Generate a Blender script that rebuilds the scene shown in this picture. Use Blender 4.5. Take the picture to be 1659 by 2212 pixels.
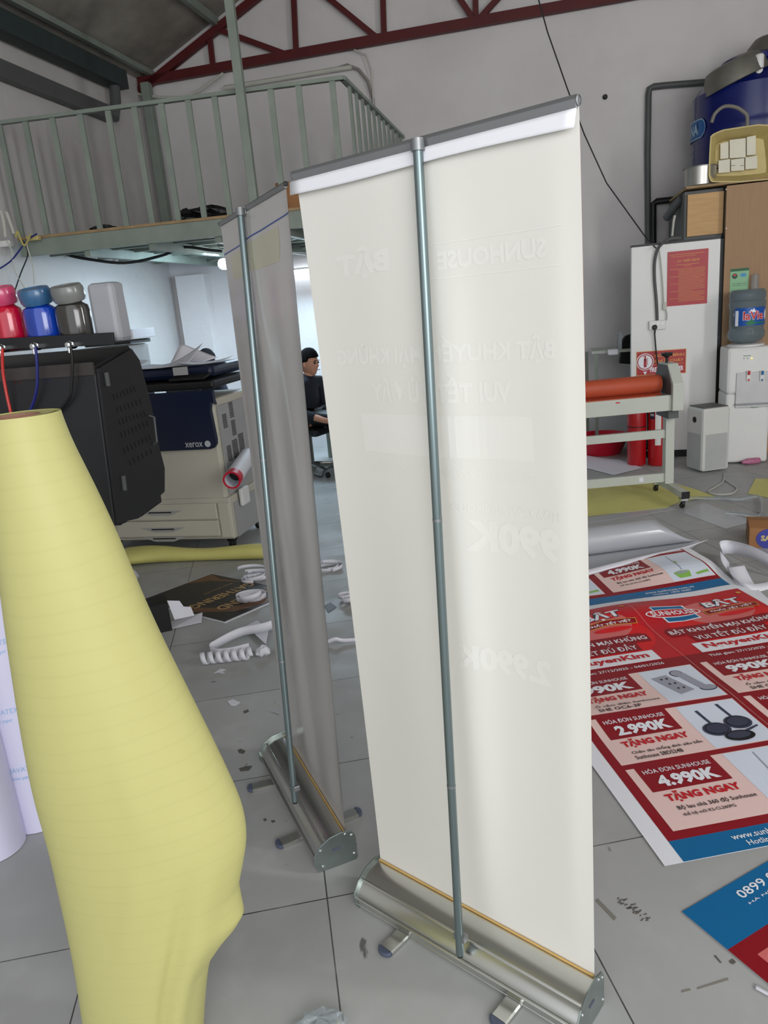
import bpy, bmesh, math, random
from mathutils import Vector as V, Matrix
for o in list(bpy.data.objects): bpy.data.objects.remove(o)
random.seed(4)
sc = bpy.context.scene
# ------------------------------------------------------------------ camera
CH, PITCH, ROLL, FPX = 1.506, .2711, -.0896, 1602.8
fw = V((0, math.cos(PITCH), -math.sin(PITCH))); r0 = V((1, 0, 0)); u0 = r0.cross(fw)
RT = math.cos(ROLL)*r0 + math.sin(ROLL)*u0; UP = -math.sin(ROLL)*r0 + math.cos(ROLL)*u0
cam = bpy.data.objects.new('camera', bpy.data.cameras.new('camera')); sc.collection.objects.link(cam)
m = Matrix((RT, UP, -fw)).transposed().to_4x4(); m.translation = V((0, 0, CH)); cam.matrix_world = m
cam.data.sensor_fit = 'HORIZONTAL'; cam.data.sensor_width = 36; cam.data.lens = FPX/1659*36; cam.data.clip_start = .02
sc.camera = cam
CO = V((0, 0, CH))
def ray(x, y): return fw + RT*((x-829.5)/FPX) - UP*((y-1106)/FPX)
def fl(x, y, z=0.): d = ray(x, y); return CO + d*((z-CH)/d.z)
def at(x, y, Y): d = ray(x, y); return CO + d*(Y/d.y)
def onp(x, y, P0, N): d = ray(x, y); return CO + d*((V(P0)-CO).dot(N)/d.dot(N))
# ------------------------------------------------------------------ world, lights, exposure
sc.view_settings.view_transform = 'Standard'; sc.view_settings.look = 'None'
sc.view_settings.exposure = 0.33; sc.view_settings.gamma = 1; sc.view_settings.use_curve_mapping = False
w = bpy.data.worlds.new('world'); sc.world = w; w.use_nodes = True
w.node_tree.nodes['Background'].inputs[0].default_value = (.93, .96, 1, 1)
w.node_tree.nodes['Background'].inputs[1].default_value = 1.2
def area(name, loc, target, sx, sy, power, col):
    l = bpy.data.lights.new(name, 'AREA'); l.shape = 'RECTANGLE'; l.size = sx; l.size_y = sy; l.energy = power; l.color = col
    o = bpy.data.objects.new(name, l); sc.collection.objects.link(o); o.location = loc
    o.rotation_euler = (V(target)-V(loc)).to_track_quat('-Z', 'Y').to_euler(); return o
area('doorway_daylight', (1.3, -3.3, 2.3), (.7, 3, .6), 3.4, 2.2, 112, (.99, .99, .98))
area('side_opening_daylight', (5.6, 1.6, 2.7), (1.0, 5.6, 2.7), 3.6, 2.4, 600, (1, 1, .99))
# ------------------------------------------------------------------ materials
def lin(c): return tuple(((v/255+.055)/1.055)**2.4 if v/255 > .04045 else v/255/12.92 for v in c[:3]) + (1,)
MATS = {}
def mat(name, rgb, rough=.55, metal=0., var=.06, scale=8., bump=0., bscale=60., coat=0., trans=0., alpha=1., emit=0., spec=.5, ior=1.45, stretch=None):
    if name in MATS: return MATS[name]
    m = bpy.data.materials.new(name); m.use_nodes = True; nt = m.node_tree; N = nt.nodes; L = nt.links
    b = N['Principled BSDF']; b.inputs['Roughness'].default_value = rough; b.inputs['Metallic'].default_value = metal
    b.inputs['Coat Weight'].default_value = coat; b.inputs['Coat Roughness'].default_value = .12; b.inputs['IOR'].default_value = ior
    b.inputs['Transmission Weight'].default_value = trans; b.inputs['Alpha'].default_value = alpha; b.inputs['Specular IOR Level'].default_value = spec
    tc = N.new('ShaderNodeTexCoord'); mp = N.new('ShaderNodeMapping'); L.new(tc.outputs['Object'], mp.inputs[0])
    if stretch: mp.inputs['Scale'].default_value = stretch
    no = N.new('ShaderNodeTexNoise'); no.inputs['Scale'].default_value = scale; no.inputs['Detail'].default_value = 6
    L.new(mp.outputs[0], no.inputs['Vector'])
    c = lin(rgb); mx = N.new('ShaderNodeMix'); mx.data_type = 'RGBA'
    mx.inputs[6].default_value = tuple(v*(1-var*2.2) for v in c[:3]) + (1,); mx.inputs[7].default_value = tuple(min(1, v*(1+var*2.2)) for v in c[:3]) + (1,)
    L.new(no.outputs['Fac'], mx.inputs[0]); L.new(mx.outputs[2], b.inputs['Base Color'])
    if bump:
        n2 = N.new('ShaderNodeTexNoise'); n2.inputs['Scale'].default_value = bscale; n2.inputs['Detail'].default_value = 5; L.new(mp.outputs[0], n2.inputs['Vector'])
        bp = N.new('ShaderNodeBump'); bp.inputs['Strength'].default_value = bump; bp.inputs['Distance'].default_value = .01
        L.new(n2.outputs['Fac'], bp.inputs['Height']); L.new(bp.outputs[0], b.inputs['Normal'])
    if emit: b.inputs['Emission Color'].default_value = c; b.inputs['Emission Strength'].default_value = emit
    MATS[name] = m; return m
PR = lambda name, rgb, **k: mat('print_'+name, rgb, .42, var=.01, **k)
# floor: square tiles, thin grout lines, scuffs and dust
TA = math.radians(7.9)
def floor_mat():
    m = bpy.data.materials.new('worn_grey_tiles'); m.use_nodes = True; N = m.node_tree.nodes; L = m.node_tree.links; b = N['Principled BSDF']
    tc = N.new('ShaderNodeTexCoord'); mp = N.new('ShaderNodeMapping'); mp.vector_type = 'TEXTURE'
    mp.inputs['Rotation'].default_value = (0, 0, TA)
    # object coordinates equal world coordinates for the floor
    p = V((math.cos(TA), math.sin(TA), 0))*.592 + V((-math.sin(TA), math.cos(TA), 0))*.458
    mp.inputs['Location'].default_value = p
    L.new(tc.outputs['Object'], mp.inputs[0])
    br = N.new('ShaderNodeTexBrick'); br.offset = 0; br.inputs['Scale'].default_value = 1; br.inputs['Mortar Size'].default_value = .0022
    br.inputs['Brick Width'].default_value = .608; br.inputs['Row Height'].default_value = .598; br.inputs['Mortar Smooth'].default_value = .3
    br.inputs['Color1'].default_value = lin((176, 177, 176)); br.inputs['Color2'].default_value = lin((168, 169, 169)); br.inputs['Mortar'].default_value = lin((48, 46, 44))
    L.new(mp.outputs[0], br.inputs['Vector'])
    def noise(s, d, lo, hi, st=(1, 1, 1), seed=0):
        q = N.new('ShaderNodeMapping'); q.inputs['Scale'].default_value = st; q.inputs['Location'].default_value = (seed, seed*1.7, 0); q.inputs['Rotation'].default_value = (0, 0, seed)
        L.new(tc.outputs['Object'], q.inputs[0]); n = N.new('ShaderNodeTexNoise'); n.inputs['Scale'].default_value = s; n.inputs['Detail'].default_value = d
        L.new(q.outputs[0], n.inputs['Vector']); r = N.new('ShaderNodeMapRange'); r.inputs[1].default_value = lo; r.inputs[2].default_value = hi
        L.new(n.outputs['Fac'], r.inputs[0]); return r.outputs[0]
    def mixc(fac, a, colb, k=1.):
        mu = N.new('ShaderNodeMath'); mu.operation = 'MULTIPLY'; mu.inputs[1].default_value = k; L.new(fac, mu.inputs[0])
        x = N.new('ShaderNodeMix'); x.data_type = 'RGBA'; L.new(mu.outputs[0], x.inputs[0]); L.new(a, x.inputs[6]); x.inputs[7].default_value = lin(colb); return x.outputs[2]
    c = br.outputs['Color']
    c = mixc(noise(1.3, 6, .35, .7), c, (142, 142, 137), .5)
    c = mixc(noise(9, 8, .52, .8, seed=2), c, (190, 191, 192), .4)
    c = mixc(noise(16, 4, .715, .745, (1, .3, 1), 3), c, (62, 58, 54), .75)
    c = mixc(noise(34, 3, .72, .76, (.35, 1, 1), 5), c, (55, 52, 50), .8)
    L.new(c, b.inputs['Base Color'])
    rr = N.new('ShaderNodeMapRange'); rr.inputs[3].default_value = .42; rr.inputs[4].default_value = .62
    L.new(noise(4, 6, .3, .7, seed=7), rr.inputs[0]); L.new(rr.outputs[0], b.inputs['Roughness'])
    bp = N.new('ShaderNodeBump'); bp.inputs['Strength'].default_value = .25; bp.inputs['Distance'].default_value = .003; bp.invert = True
    L.new(br.outputs['Fac'], bp.inputs['Height']); L.new(bp.outputs[0], b.inputs['Normal']); return m
def wall_mat(name, rgb, dirt, var=.4):
    m = bpy.data.materials.new(name); m.use_nodes = True; N = m.node_tree.nodes; L = m.node_tree.links; b = N['Principled BSDF']
    tc = N.new('ShaderNodeTexCoord')
    n = N.new('ShaderNodeTexNoise'); n.inputs['Scale'].default_value = 1.1; n.inputs['Detail'].default_value = 9; n.inputs['Roughness'].default_value = .6
    L.new(tc.outputs['Object'], n.inputs['Vector']); r = N.new('ShaderNodeMapRange'); r.inputs[1].default_value = .4; r.inputs[2].default_value = .75; r.inputs[4].default_value = var
    L.new(n.outputs['Fac'], r.inputs[0]); x = N.new('ShaderNodeMix'); x.data_type = 'RGBA'; x.inputs[6].default_value = lin(rgb); x.inputs[7].default_value = lin(dirt)
    L.new(r.outputs[0], x.inputs[0]); L.new(x.outputs[2], b.inputs['Base Color']); b.inputs['Roughness'].default_value = .85
    n2 = N.new('ShaderNodeTexNoise'); n2.inputs['Scale'].default_value = 14; n2.inputs['Detail'].default_value = 8; L.new(tc.outputs['Object'], n2.inputs['Vector'])
    bp = N.new('ShaderNodeBump'); bp.inputs['Strength'].default_value = .2; bp.inputs['Distance'].default_value = .02; L.new(n2.outputs['Fac'], bp.inputs['Height']); L.new(bp.outputs[0], b.inputs['Normal'])
    MATS[name] = m; return m
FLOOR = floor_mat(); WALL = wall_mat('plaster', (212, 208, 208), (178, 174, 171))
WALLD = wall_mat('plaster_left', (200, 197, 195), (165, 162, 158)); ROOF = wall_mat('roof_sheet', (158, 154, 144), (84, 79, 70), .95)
STEEL = mat('green_grey_steel', (128, 138, 128), .5, var=.12, scale=5); STEELD = mat('dark_green_beam', (46, 58, 58), .55, var=.1)
REDST = mat('red_primer_steel', (84, 20, 22), .55, var=.12, scale=6)
ALU = mat('brushed_aluminium', (205, 206, 202), .24, .95, var=.03, scale=3); ALUD = mat('grey_aluminium', (140, 142, 144), .4, .7, var=.04)
POLE = mat('grey_pole_metal', (118, 132, 134), .3, .75, var=.03)
CHROME = mat('chrome', (220, 222, 222), .12, 1., var=.01); ENDPL = mat('end_plate_metal', (150, 160, 158), .3, .85, var=.08, scale=20)
VINYL = mat('banner_vinyl', (225, 223, 216), .38, var=.015, scale=2, coat=.35, bump=.05, bscale=2.5)
VINYLG = mat('grey_banner_vinyl', (186, 183, 181), .3, var=.03, scale=2, coat=.6, bump=.08, bscale=3)
STRIP = mat('white_strip', (236, 236, 242), .45, var=.01); TAPE = mat('orange_tape', (216, 176, 104), .5, var=.05)
CAP = mat('slate_plastic', (78, 84, 104), .45); YEL = mat('yellow_paper', (186, 182, 118), .5, var=.025, scale=3, bump=.06, bscale=6)
def ruled(m, dens, amount):
    N = m.node_tree.nodes; L = m.node_tree.links; b = N['Principled BSDF']; src = b.inputs['Base Color'].links[0].from_socket
    tc = N.new('ShaderNodeTexCoord'); mp = N.new('ShaderNodeMapping'); mp.inputs['Rotation'].default_value = (0, .03, 0); L.new(tc.outputs['Object'], mp.inputs[0])
    w_ = N.new('ShaderNodeTexWave'); w_.bands_direction = 'Z'; w_.inputs['Scale'].default_value = dens; w_.inputs['Distortion'].default_value = 2.2; w_.inputs['Detail'].default_value = 3; w_.inputs['Detail Scale'].default_value = .7
    L.new(mp.outputs[0], w_.inputs[0]); r = N.new('ShaderNodeMapRange'); r.inputs[1].default_value = .9; r.inputs[2].default_value = 1.; r.inputs[4].default_value = amount; L.new(w_.outputs['Fac'], r.inputs[0])
    n = N.new('ShaderNodeTexNoise'); n.inputs['Scale'].default_value = 3.5; L.new(tc.outputs['Object'], n.inputs[0]); mu = N.new('ShaderNodeMath'); mu.operation = 'MULTIPLY'; L.new(r.outputs[0], mu.inputs[0]); L.new(n.outputs['Fac'], mu.inputs[1])
    x = N.new('ShaderNodeMix'); x.data_type = 'RGBA'; L.new(mu.outputs[0], x.inputs[0]); L.new(src, x.inputs[6]); x.inputs[7].default_value = lin((120, 122, 70)); L.new(x.outputs[2], b.inputs['Base Color'])
ruled(YEL, 9, .10)
YELB = mat('yellow_paper_grid', (206, 200, 120), .55, var=.05, scale=6, bump=.25, bscale=7)
LILAC = mat('lilac_white_paper', (214, 212, 236), .5, var=.02)
WPAP = mat('white_paper', (222, 222, 230), .5, var=.02); GPAP = mat('grey_film', (176, 178, 184), .3, var=.03, coat=.4)
KRAFT = mat('core_board', (150, 112, 92), .8, var=.06); BLACK = mat('black_metal', (30, 31, 34), .42, var=.15, scale=5); BLACKP = mat('black_plastic', (20, 20, 22), .45)
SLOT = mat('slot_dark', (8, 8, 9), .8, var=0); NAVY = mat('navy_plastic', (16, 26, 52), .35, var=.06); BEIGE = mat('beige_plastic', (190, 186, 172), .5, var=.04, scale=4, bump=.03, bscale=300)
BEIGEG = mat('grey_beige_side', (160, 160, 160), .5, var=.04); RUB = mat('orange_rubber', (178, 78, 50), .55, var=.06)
LAMG = mat('machine_grey', (186, 190, 180), .45, var=.03); DGREY = mat('dark_grey_metal', (84, 86, 86), .5)
FRED = mat('extinguisher_red', (176, 14, 24), .25, coat=.5, var=.03); PINK = mat('red_basin_plastic', (196, 24, 50), .35, var=.04)
WHITE = mat('white_gloss_panel', (226, 226, 224), .4, var=.02, scale=3); WHP = mat('white_plastic', (222, 222, 220), .35, var=.02)
WOODL = mat('light_plywood', (196, 156, 104), .55, var=.1, scale=5, stretch=(1, 1, 9)); WOOD = mat('brown_laminate', (158, 124, 90), .55, var=.08, scale=5, stretch=(12, 12, 1))
BLUE = mat('tank_blue', (10, 24, 96), .28, var=.1, scale=5, coat=.3); CREAM = mat('cream_plastic', (196, 178, 118), .5, var=.08, scale=9)
BAS = mat('dull_aluminium', (130, 128, 120), .5, .6, var=.12, scale=14); CABLEK = mat('black_cable', (18, 18, 19), .5); CABLEW = mat('white_cable', (190, 190, 180), .5)
CABLEY = mat('yellow_cable', (176, 166, 96), .5); CABLEB = mat('blue_cable', (24, 34, 110), .5); REDT = mat('red_tube', (196, 44, 40), .3, coat=.5)
BLUET = mat('blue_ink_tube', (26, 32, 110), .3, coat=.5); SKIN = mat('skin', (176, 128, 104), .55, var=.04); HAIR = mat('black_hair', (12, 11, 12), .9, spec=.1, bump=.6, bscale=90)
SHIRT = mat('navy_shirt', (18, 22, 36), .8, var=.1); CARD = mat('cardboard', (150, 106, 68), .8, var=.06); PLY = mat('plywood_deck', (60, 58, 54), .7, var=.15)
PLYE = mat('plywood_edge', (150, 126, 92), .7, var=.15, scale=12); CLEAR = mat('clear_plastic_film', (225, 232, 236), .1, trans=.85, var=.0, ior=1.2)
JAR = lambda n, c, **k: mat('ink_'+n, c, .12, var=.35, scale=9, stretch=(3, 3, .35), coat=.8, **k)
LED = mat('led_tube_light', (235, 245, 255), .4, emit=7.)
# ------------------------------------------------------------------ mesh builder
class B:
    def __init__(s): s.v = []; s.f = []; s.m = []; s.uv = None
    def add(s, vs, fs, mi=0):
        k = len(s.v); s.v += [V(p) for p in vs]; s.f += [tuple(i+k for i in f) for f in fs]; s.m += [mi]*len(fs); return s
    def box(s, c, size, ax=None, mi=0):
        X, Y, Z = ax or (V((1, 0, 0)), V((0, 1, 0)), V((0, 0, 1))); c = V(c); a, b, d = [q/2 for q in size]
        vs = [c+X*(i*a)+Y*(j*b)+Z*(k*d) for k in (-1, 1) for j in (-1, 1) for i in (-1, 1)]
        return s.add(vs, [(0, 2, 3, 1), (4, 5, 7, 6), (0, 1, 5, 4), (2, 6, 7, 3), (0, 4, 6, 2), (1, 3, 7, 5)], mi)
    def bar(s, a, b, w, h, up=(0, 0, 1), mi=0):
        a, b = V(a), V(b); X = (b-a).normalized(); Y = V(up).cross(X)
        if Y.length < 1e-4: Y = V((1, 0, 0))
        Y.normalize(); Z = X.cross(Y); return s.box((a+b)/2, ((b-a).length, w, h), (X, Y, Z), mi)
    def prism(s, pts, vec, mi=0):
        n = len(pts); vec = V(vec); vs = [V(p) for p in pts] + [V(p)+vec for p in pts]
        nrm = sum(((vs[i]-vs[0]).cross(vs[i+1]-vs[0]) for i in range(1, n-1)), V((0, 0, 0)))
        fs = [tuple(range(n)), tuple(range(2*n-1, n-1, -1))] + [(i, i+n, (i+1) % n+n, (i+1) % n) for i in range(n)]
        if nrm.dot(vec) > 0: fs = [tuple(reversed(f)) for f in fs]
        return s.add(vs, fs, mi)
    def tube(s, pts, r, n=10, mi=0, cap=True, closed=False):
        P = [V(p) for p in pts]; R = r if isinstance(r, (list, tuple)) else [r]*len(P); vs = []; prev = None
        for i, p in enumerate(P):
            t = (P[min(i+1, len(P)-1)]-P[max(i-1, 0)])
            t = t.normalized() if t.length > 1e-9 else V((0, 0, 1))
            if prev is None: prev = t.orthogonal().normalized()
            a = (prev-t*prev.dot(t)); a = a.normalized() if a.length > 1e-6 else t.orthogonal().normalized(); prev = a; b = t.cross(a)
            vs += [p+(a*math.cos(2*math.pi*k/n)+b*math.sin(2*math.pi*k/n))*R[i] for k in range(n)]
        fs = [(i*n+k, i*n+(k+1) % n, (i+1)*n+(k+1) % n, (i+1)*n+k) for i in range(len(P)-1) for k in range(n)]
        if cap: fs += [tuple(range(n-1, -1, -1)), tuple(range((len(P)-1)*n, len(P)*n))]
        return s.add(vs, fs, mi)
    def lathe(s, c, prof, n=32, mi=0, ax=None, cap=True, sx=1, sy=1):
        c = V(c); X, Y, Z = ax or (V((1, 0, 0)), V((0, 1, 0)), V((0, 0, 1))); vs = []
        for r, z in prof: vs += [c+X*(r*sx*math.cos(2*math.pi*k/n))+Y*(r*sy*math.sin(2*math.pi*k/n))+Z*z for k in range(n)]
        fs = [(i*n+k, i*n+(k+1) % n, (i+1)*n+(k+1) % n, (i+1)*n+k) for i in range(len(prof)-1) for k in range(n)]
        if cap: fs += [tuple(range(n-1, -1, -1)), tuple(range((len(prof)-1)*n, len(prof)*n))]
        return s.add(vs, fs, mi)
    def grid(s, f, nu, nv, mi=0, u=(0, 1), v=(0, 1)):
        vs = [f(u[0]+(u[1]-u[0])*i/nu, v[0]+(v[1]-v[0])*j/nv) for j in range(nv+1) for i in range(nu+1)]
        return s.add(vs, [(j*(nu+1)+i, j*(nu+1)+i+1, (j+1)*(nu+1)+i+1, (j+1)*(nu+1)+i) for j in range(nv) for i in range(nu)], mi)
    def ball(s, c, r, n=12, mi=0):
        r = V(r) if isinstance(r, (tuple, list)) else V((r, r, r)); c = V(c); k = n//2
        vs = [c+V((r.x*math.sin(math.pi*j/k)*math.cos(2*math.pi*i/n), r.y*math.sin(math.pi*j/k)*math.sin(2*math.pi*i/n), r.z*math.cos(math.pi*j/k))) for j in range(k+1) for i in range(n)]
        return s.add(vs, [(j*n+i, (j+1)*n+i, (j+1)*n+(i+1) % n, j*n+(i+1) % n) for j in range(k) for i in range(n)], mi)
ORG = {}
def build(name, b, mats, parent=None, smooth=False, bevel=0, solid=0, sub=0, org=None):
    me = bpy.data.meshes.new(name)
    if parent: og = ORG[parent.name]
    elif org is not None: og = V(org)
    else:
        xs = [p.x for p in b.v]; ys = [p.y for p in b.v]; og = V(((min(xs)+max(xs))/2, (min(ys)+max(ys))/2, min(p.z for p in b.v)))
    me.from_pydata([p-og for p in b.v], [], b.f)
    for mm in (mats if isinstance(mats, (list, tuple)) else [mats]): me.materials.append(mm)
    me.polygons.foreach_set('material_index', b.m)
    if smooth: me.polygons.foreach_set('use_smooth', [True]*len(b.f))
    bm = bmesh.new(); bm.from_mesh(me); bmesh.ops.remove_doubles(bm, verts=bm.verts, dist=1e-6)
    if smooth:
        for e in bm.edges:
            if len(e.link_faces) == 2 and e.calc_face_angle(0) > .7: e.smooth = False
    bm.to_mesh(me); bm.free(); me.update()
    o = bpy.data.objects.new(name, me); sc.collection.objects.link(o)
    if parent: o.parent = parent
    else: o.location = og
    ORG[o.name] = og
    if solid: md = o.modifiers.new('solid', 'SOLIDIFY'); md.thickness = solid; md.offset = 0
    if bevel: md = o.modifiers.new('bevel', 'BEVEL'); md.width = bevel; md.segments = 2; md.limit_method = 'ANGLE'
    if sub: md = o.modifiers.new('sub', 'SUBSURF'); md.levels = sub; md.render_levels = sub
    return o
def tag(o, label=None, cat=None, group=None, kind=None):
    if label: o['label'] = label
    if cat: o['category'] = cat
    if group: o['group'] = group
    if kind: o['kind'] = kind
    return o
def thing(name, loc, label, cat, group=None):
    o = bpy.data.objects.new(name, None); sc.collection.objects.link(o); o.location = loc; o.empty_display_size = .1
    ORG[o.name] = V(loc); return tag(o, label, cat, group)
def struct(name, b, m, parent=None, **k):
    o = build(name, b, m, parent, **k)
    if not parent: o['kind'] = 'structure'
    return o
# ------------------------------------------------------------------ printed art in sheet coordinates
def text2d(s, bold=0.):
    cu = bpy.data.curves.new('t', 'FONT'); cu.body = s; cu.size = 1; cu.offset = bold; cu.resolution_u = 2; cu.fill_mode = 'BOTH' if False else 'FRONT'
    ob = bpy.data.objects.new('t', cu); sc.collection.objects.link(ob); bpy.context.view_layer.update()
    me = bpy.data.meshes.new_from_object(ob.evaluated_get(bpy.context.evaluated_depsgraph_get()))
    vs = [(p.co.x, p.co.y) for p in me.vertices]; fs = [tuple(f.vertices) for f in me.polygons]
    bpy.data.objects.remove(ob); bpy.data.meshes.remove(me); bpy.data.curves.remove(cu); return vs, fs
TC = {}
class Art:
    def __init__(s): s.items = []
    def poly(s, pts, mi, lay=1): s.items.append((list(pts), [tuple(range(len(pts)))], mi, lay)); return s
    def rect(s, u0, v0, u1, v1, mi, lay=1): return s.poly([(u0, v0), (u1, v0), (u1, v1), (u0, v1)], mi, lay)
    def disc(s, cu, cv, ru, rv, mi, lay=1, a0=0, a1=2*math.pi, n=28): return s.poly([(cu+ru*math.cos(a0+(a1-a0)*i/n), cv+rv*math.sin(a0+(a1-a0)*i/n)) for i in range(n)], mi, lay)
    def text(s, t, u0, v0, u1, v1, mi, lay=2, bold=.02, shear=0.):
        if (t, bold) not in TC: TC[(t, bold)] = text2d(t, bold)
        vs, fs = TC[(t, bold)]
        if not vs: return s
        x0, x1 = min(p[0] for p in vs), max(p[0] for p in vs); y0, y1 = min(p[1] for p in vs), max(p[1] for p in vs)
        s.items.append(([(u0+(p[0]-x0)/(x1-x0)*(u1-u0)+shear*(p[1]-y0)/(y1-y0)*(v1-v0), v0+(p[1]-y0)/(y1-y0)*(v1-v0)) for p in vs], fs, mi, lay)); return s
    def place(s, du, dv, other):
        for vs, fs, mi, lay in other.items: s.items.append(([(p[0]+du, p[1]+dv) for p in vs], fs, mi, lay))
        return s
    def to(s, b, S, off=.0004, mibase=0, cut=None, mirror=None):
        """S(u, v, h) gives the point h above the sheet"""
        bm = bmesh.new(); ml = bm.faces.layers.int.new('mi'); ll = bm.verts.layers.int.new('lay')
        for vs, fs, mi, lay in s.items:
            bv = [bm.verts.new((p[0], p[1], 0)) for p in vs]
            for q in bv: q[ll] = lay
            for f in fs:
                try: ff = bm.faces.new([bv[i] for i in f]); ff[ml] = mi
                except ValueError: pass
        if cut:
            (a0, a1, na), (c0, c1, nc) = cut
            for i in range(1, nc):
                y = c0+(c1-c0)*i/nc; bmesh.ops.bisect_plane(bm, geom=bm.verts[:]+bm.edges[:]+bm.faces[:], plane_co=(0, y, 0), plane_no=(0, 1, 0), dist=1e-6)
            for i in range(1, na):
                x = a0+(a1-a0)*i/na; bmesh.ops.bisect_plane(bm, geom=bm.verts[:]+bm.edges[:]+bm.faces[:], plane_co=(x, 0, 0), plane_no=(1, 0, 0), dist=1e-6)
        # a vertex made by a cut takes the layer of its face
        for f in bm.faces:
            l = max(q[ll] for q in f.verts)
            for q in f.verts: q[ll] = l
        bm.verts.index_update(); bm.verts.ensure_lookup_table()
        b.add([S(q.co.x, q.co.y, off*q[ll]) for q in bm.verts], [tuple(q.index for q in f.verts) for f in bm.faces], 0)
        nf = len(bm.faces); b.m[-nf:] = [mibase+f[ml] for f in bm.faces]; bm.free()
RED, DRED, PKL, WHT, BLU, BLKI, GRYI, GRN, ORG_, SLT, BRED, PHOTO, GLOW = range(13)
PRINTS = [PR('red', (196, 28, 40)), PR('dark_red', (142, 16, 30)), PR('pale_pink', (238, 206, 200)), PR('white', (236, 238, 244)), PR('blue', (8, 104, 158)),
          PR('black', (24, 24, 28)), PR('grey', (160, 162, 176)), PR('green', (140, 190, 90)), PR('gold', (214, 170, 70)), PR('slate', (58, 64, 84)),
          PR('bright_red', (222, 28, 34)), PR('photo_white', (220, 228, 242)), PR('glow_pink', (214, 112, 110))]
def card(a, v0, v1, price, d1, d2, kind):
    h = v1-v0; a.rect(.033, v0, .59, v1, PKL, 2); a.rect(.365, v0+.004, .588, v1-.004, PHOTO, 3)
    a.rect(.062, v1-.125, .325, v1+.002, DRED, 3)
    a.text('HÓA ĐƠN SUNHOUSE', .078, v1-.04, .305, v1-.014, WHT, 5, .01); a.text(price, .10, v1-.112, .30, v1-.054, WHT, 5, .05)
    a.text('TẶNG NGAY', .085, v1-.186, .325, v1-.134, RED, 5, .05)
    a.text(d1, .095, v1-.223, .345, v1-.2, BLKI, 5, .012); a.text(d2, .095, v1-.25, .26, v1-.23, BLKI, 5, .012)
    c, m_ = .475, (v0+v1)/2
    if kind == 'strip':
        a.poly([(.39, m_+.065), (.455, m_+.075), (.5, m_-.06), (.435, m_-.08)], GRYI, 5)
        for k in range(3):
            for q in (0, .022): a.rect(.418+q+k*.013, m_+.04-k*.04, .426+q+k*.013, m_+.05-k*.04, BLKI, 7)
        a.poly([(.49, m_+.075), (.53, m_+.07), (.56, m_-.05), (.525, m_-.06)], GRYI, 5)
        a.disc(.5, m_+.075, .026, .026, SLT, 4); a.disc(.5, m_+.075, .022, .022, GRYI, 5); a.disc(.555, m_-.06, .034, .022, SLT, 4); a.disc(.555, m_-.06, .03, .018, GRYI, 6)
    if kind == 'pans':
        for cx, cy in ((.43, m_-.01), (.52, m_+.01)):
            a.poly([(cx-.004, cy), (cx+.006, cy), (cx-.002, cy+.1), (cx-.014, cy+.1)], SLT, 5); a.disc(cx, cy-.02, .048, .04, SLT, 6); a.disc(cx, cy-.018, .04, .032, BLKI, 7); a.disc(cx, cy-.019, .037, .029, SLT, 8)
        a.disc(.48, m_-.085, .052, .03, BLKI, 8); a.disc(.478, m_-.082, .04, .02, SLT, 9); a.poly([(.52, m_-.07), (.57, m_-.05), (.57, m_-.042), (.515, m_-.06)], SLT, 8)
    if kind == 'mop':
        a.poly([(.46, v1-.02), (.464, v1-.02), (.45, v0+.08), (.445, v0+.08)], GRYI, 5); a.poly([(.459, m_+.04), (.467, m_+.03), (.461, m_), (.453, m_+.01)], GRN, 6)
        a.poly([(.395, v0+.06), (.48, v0+.06), (.468, v0+.02), (.408, v0+.02)], GRN, 5); a.disc(.437, v0+.06, .043, .013, GRN, 6); a.disc(.437, v0+.06, .034, .009, GRYI, 7)
        a.poly([(.5, v0+.04), (.575, v0+.055), (.575, v0+.035), (.505, v0+.025)], GRN, 5)
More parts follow.
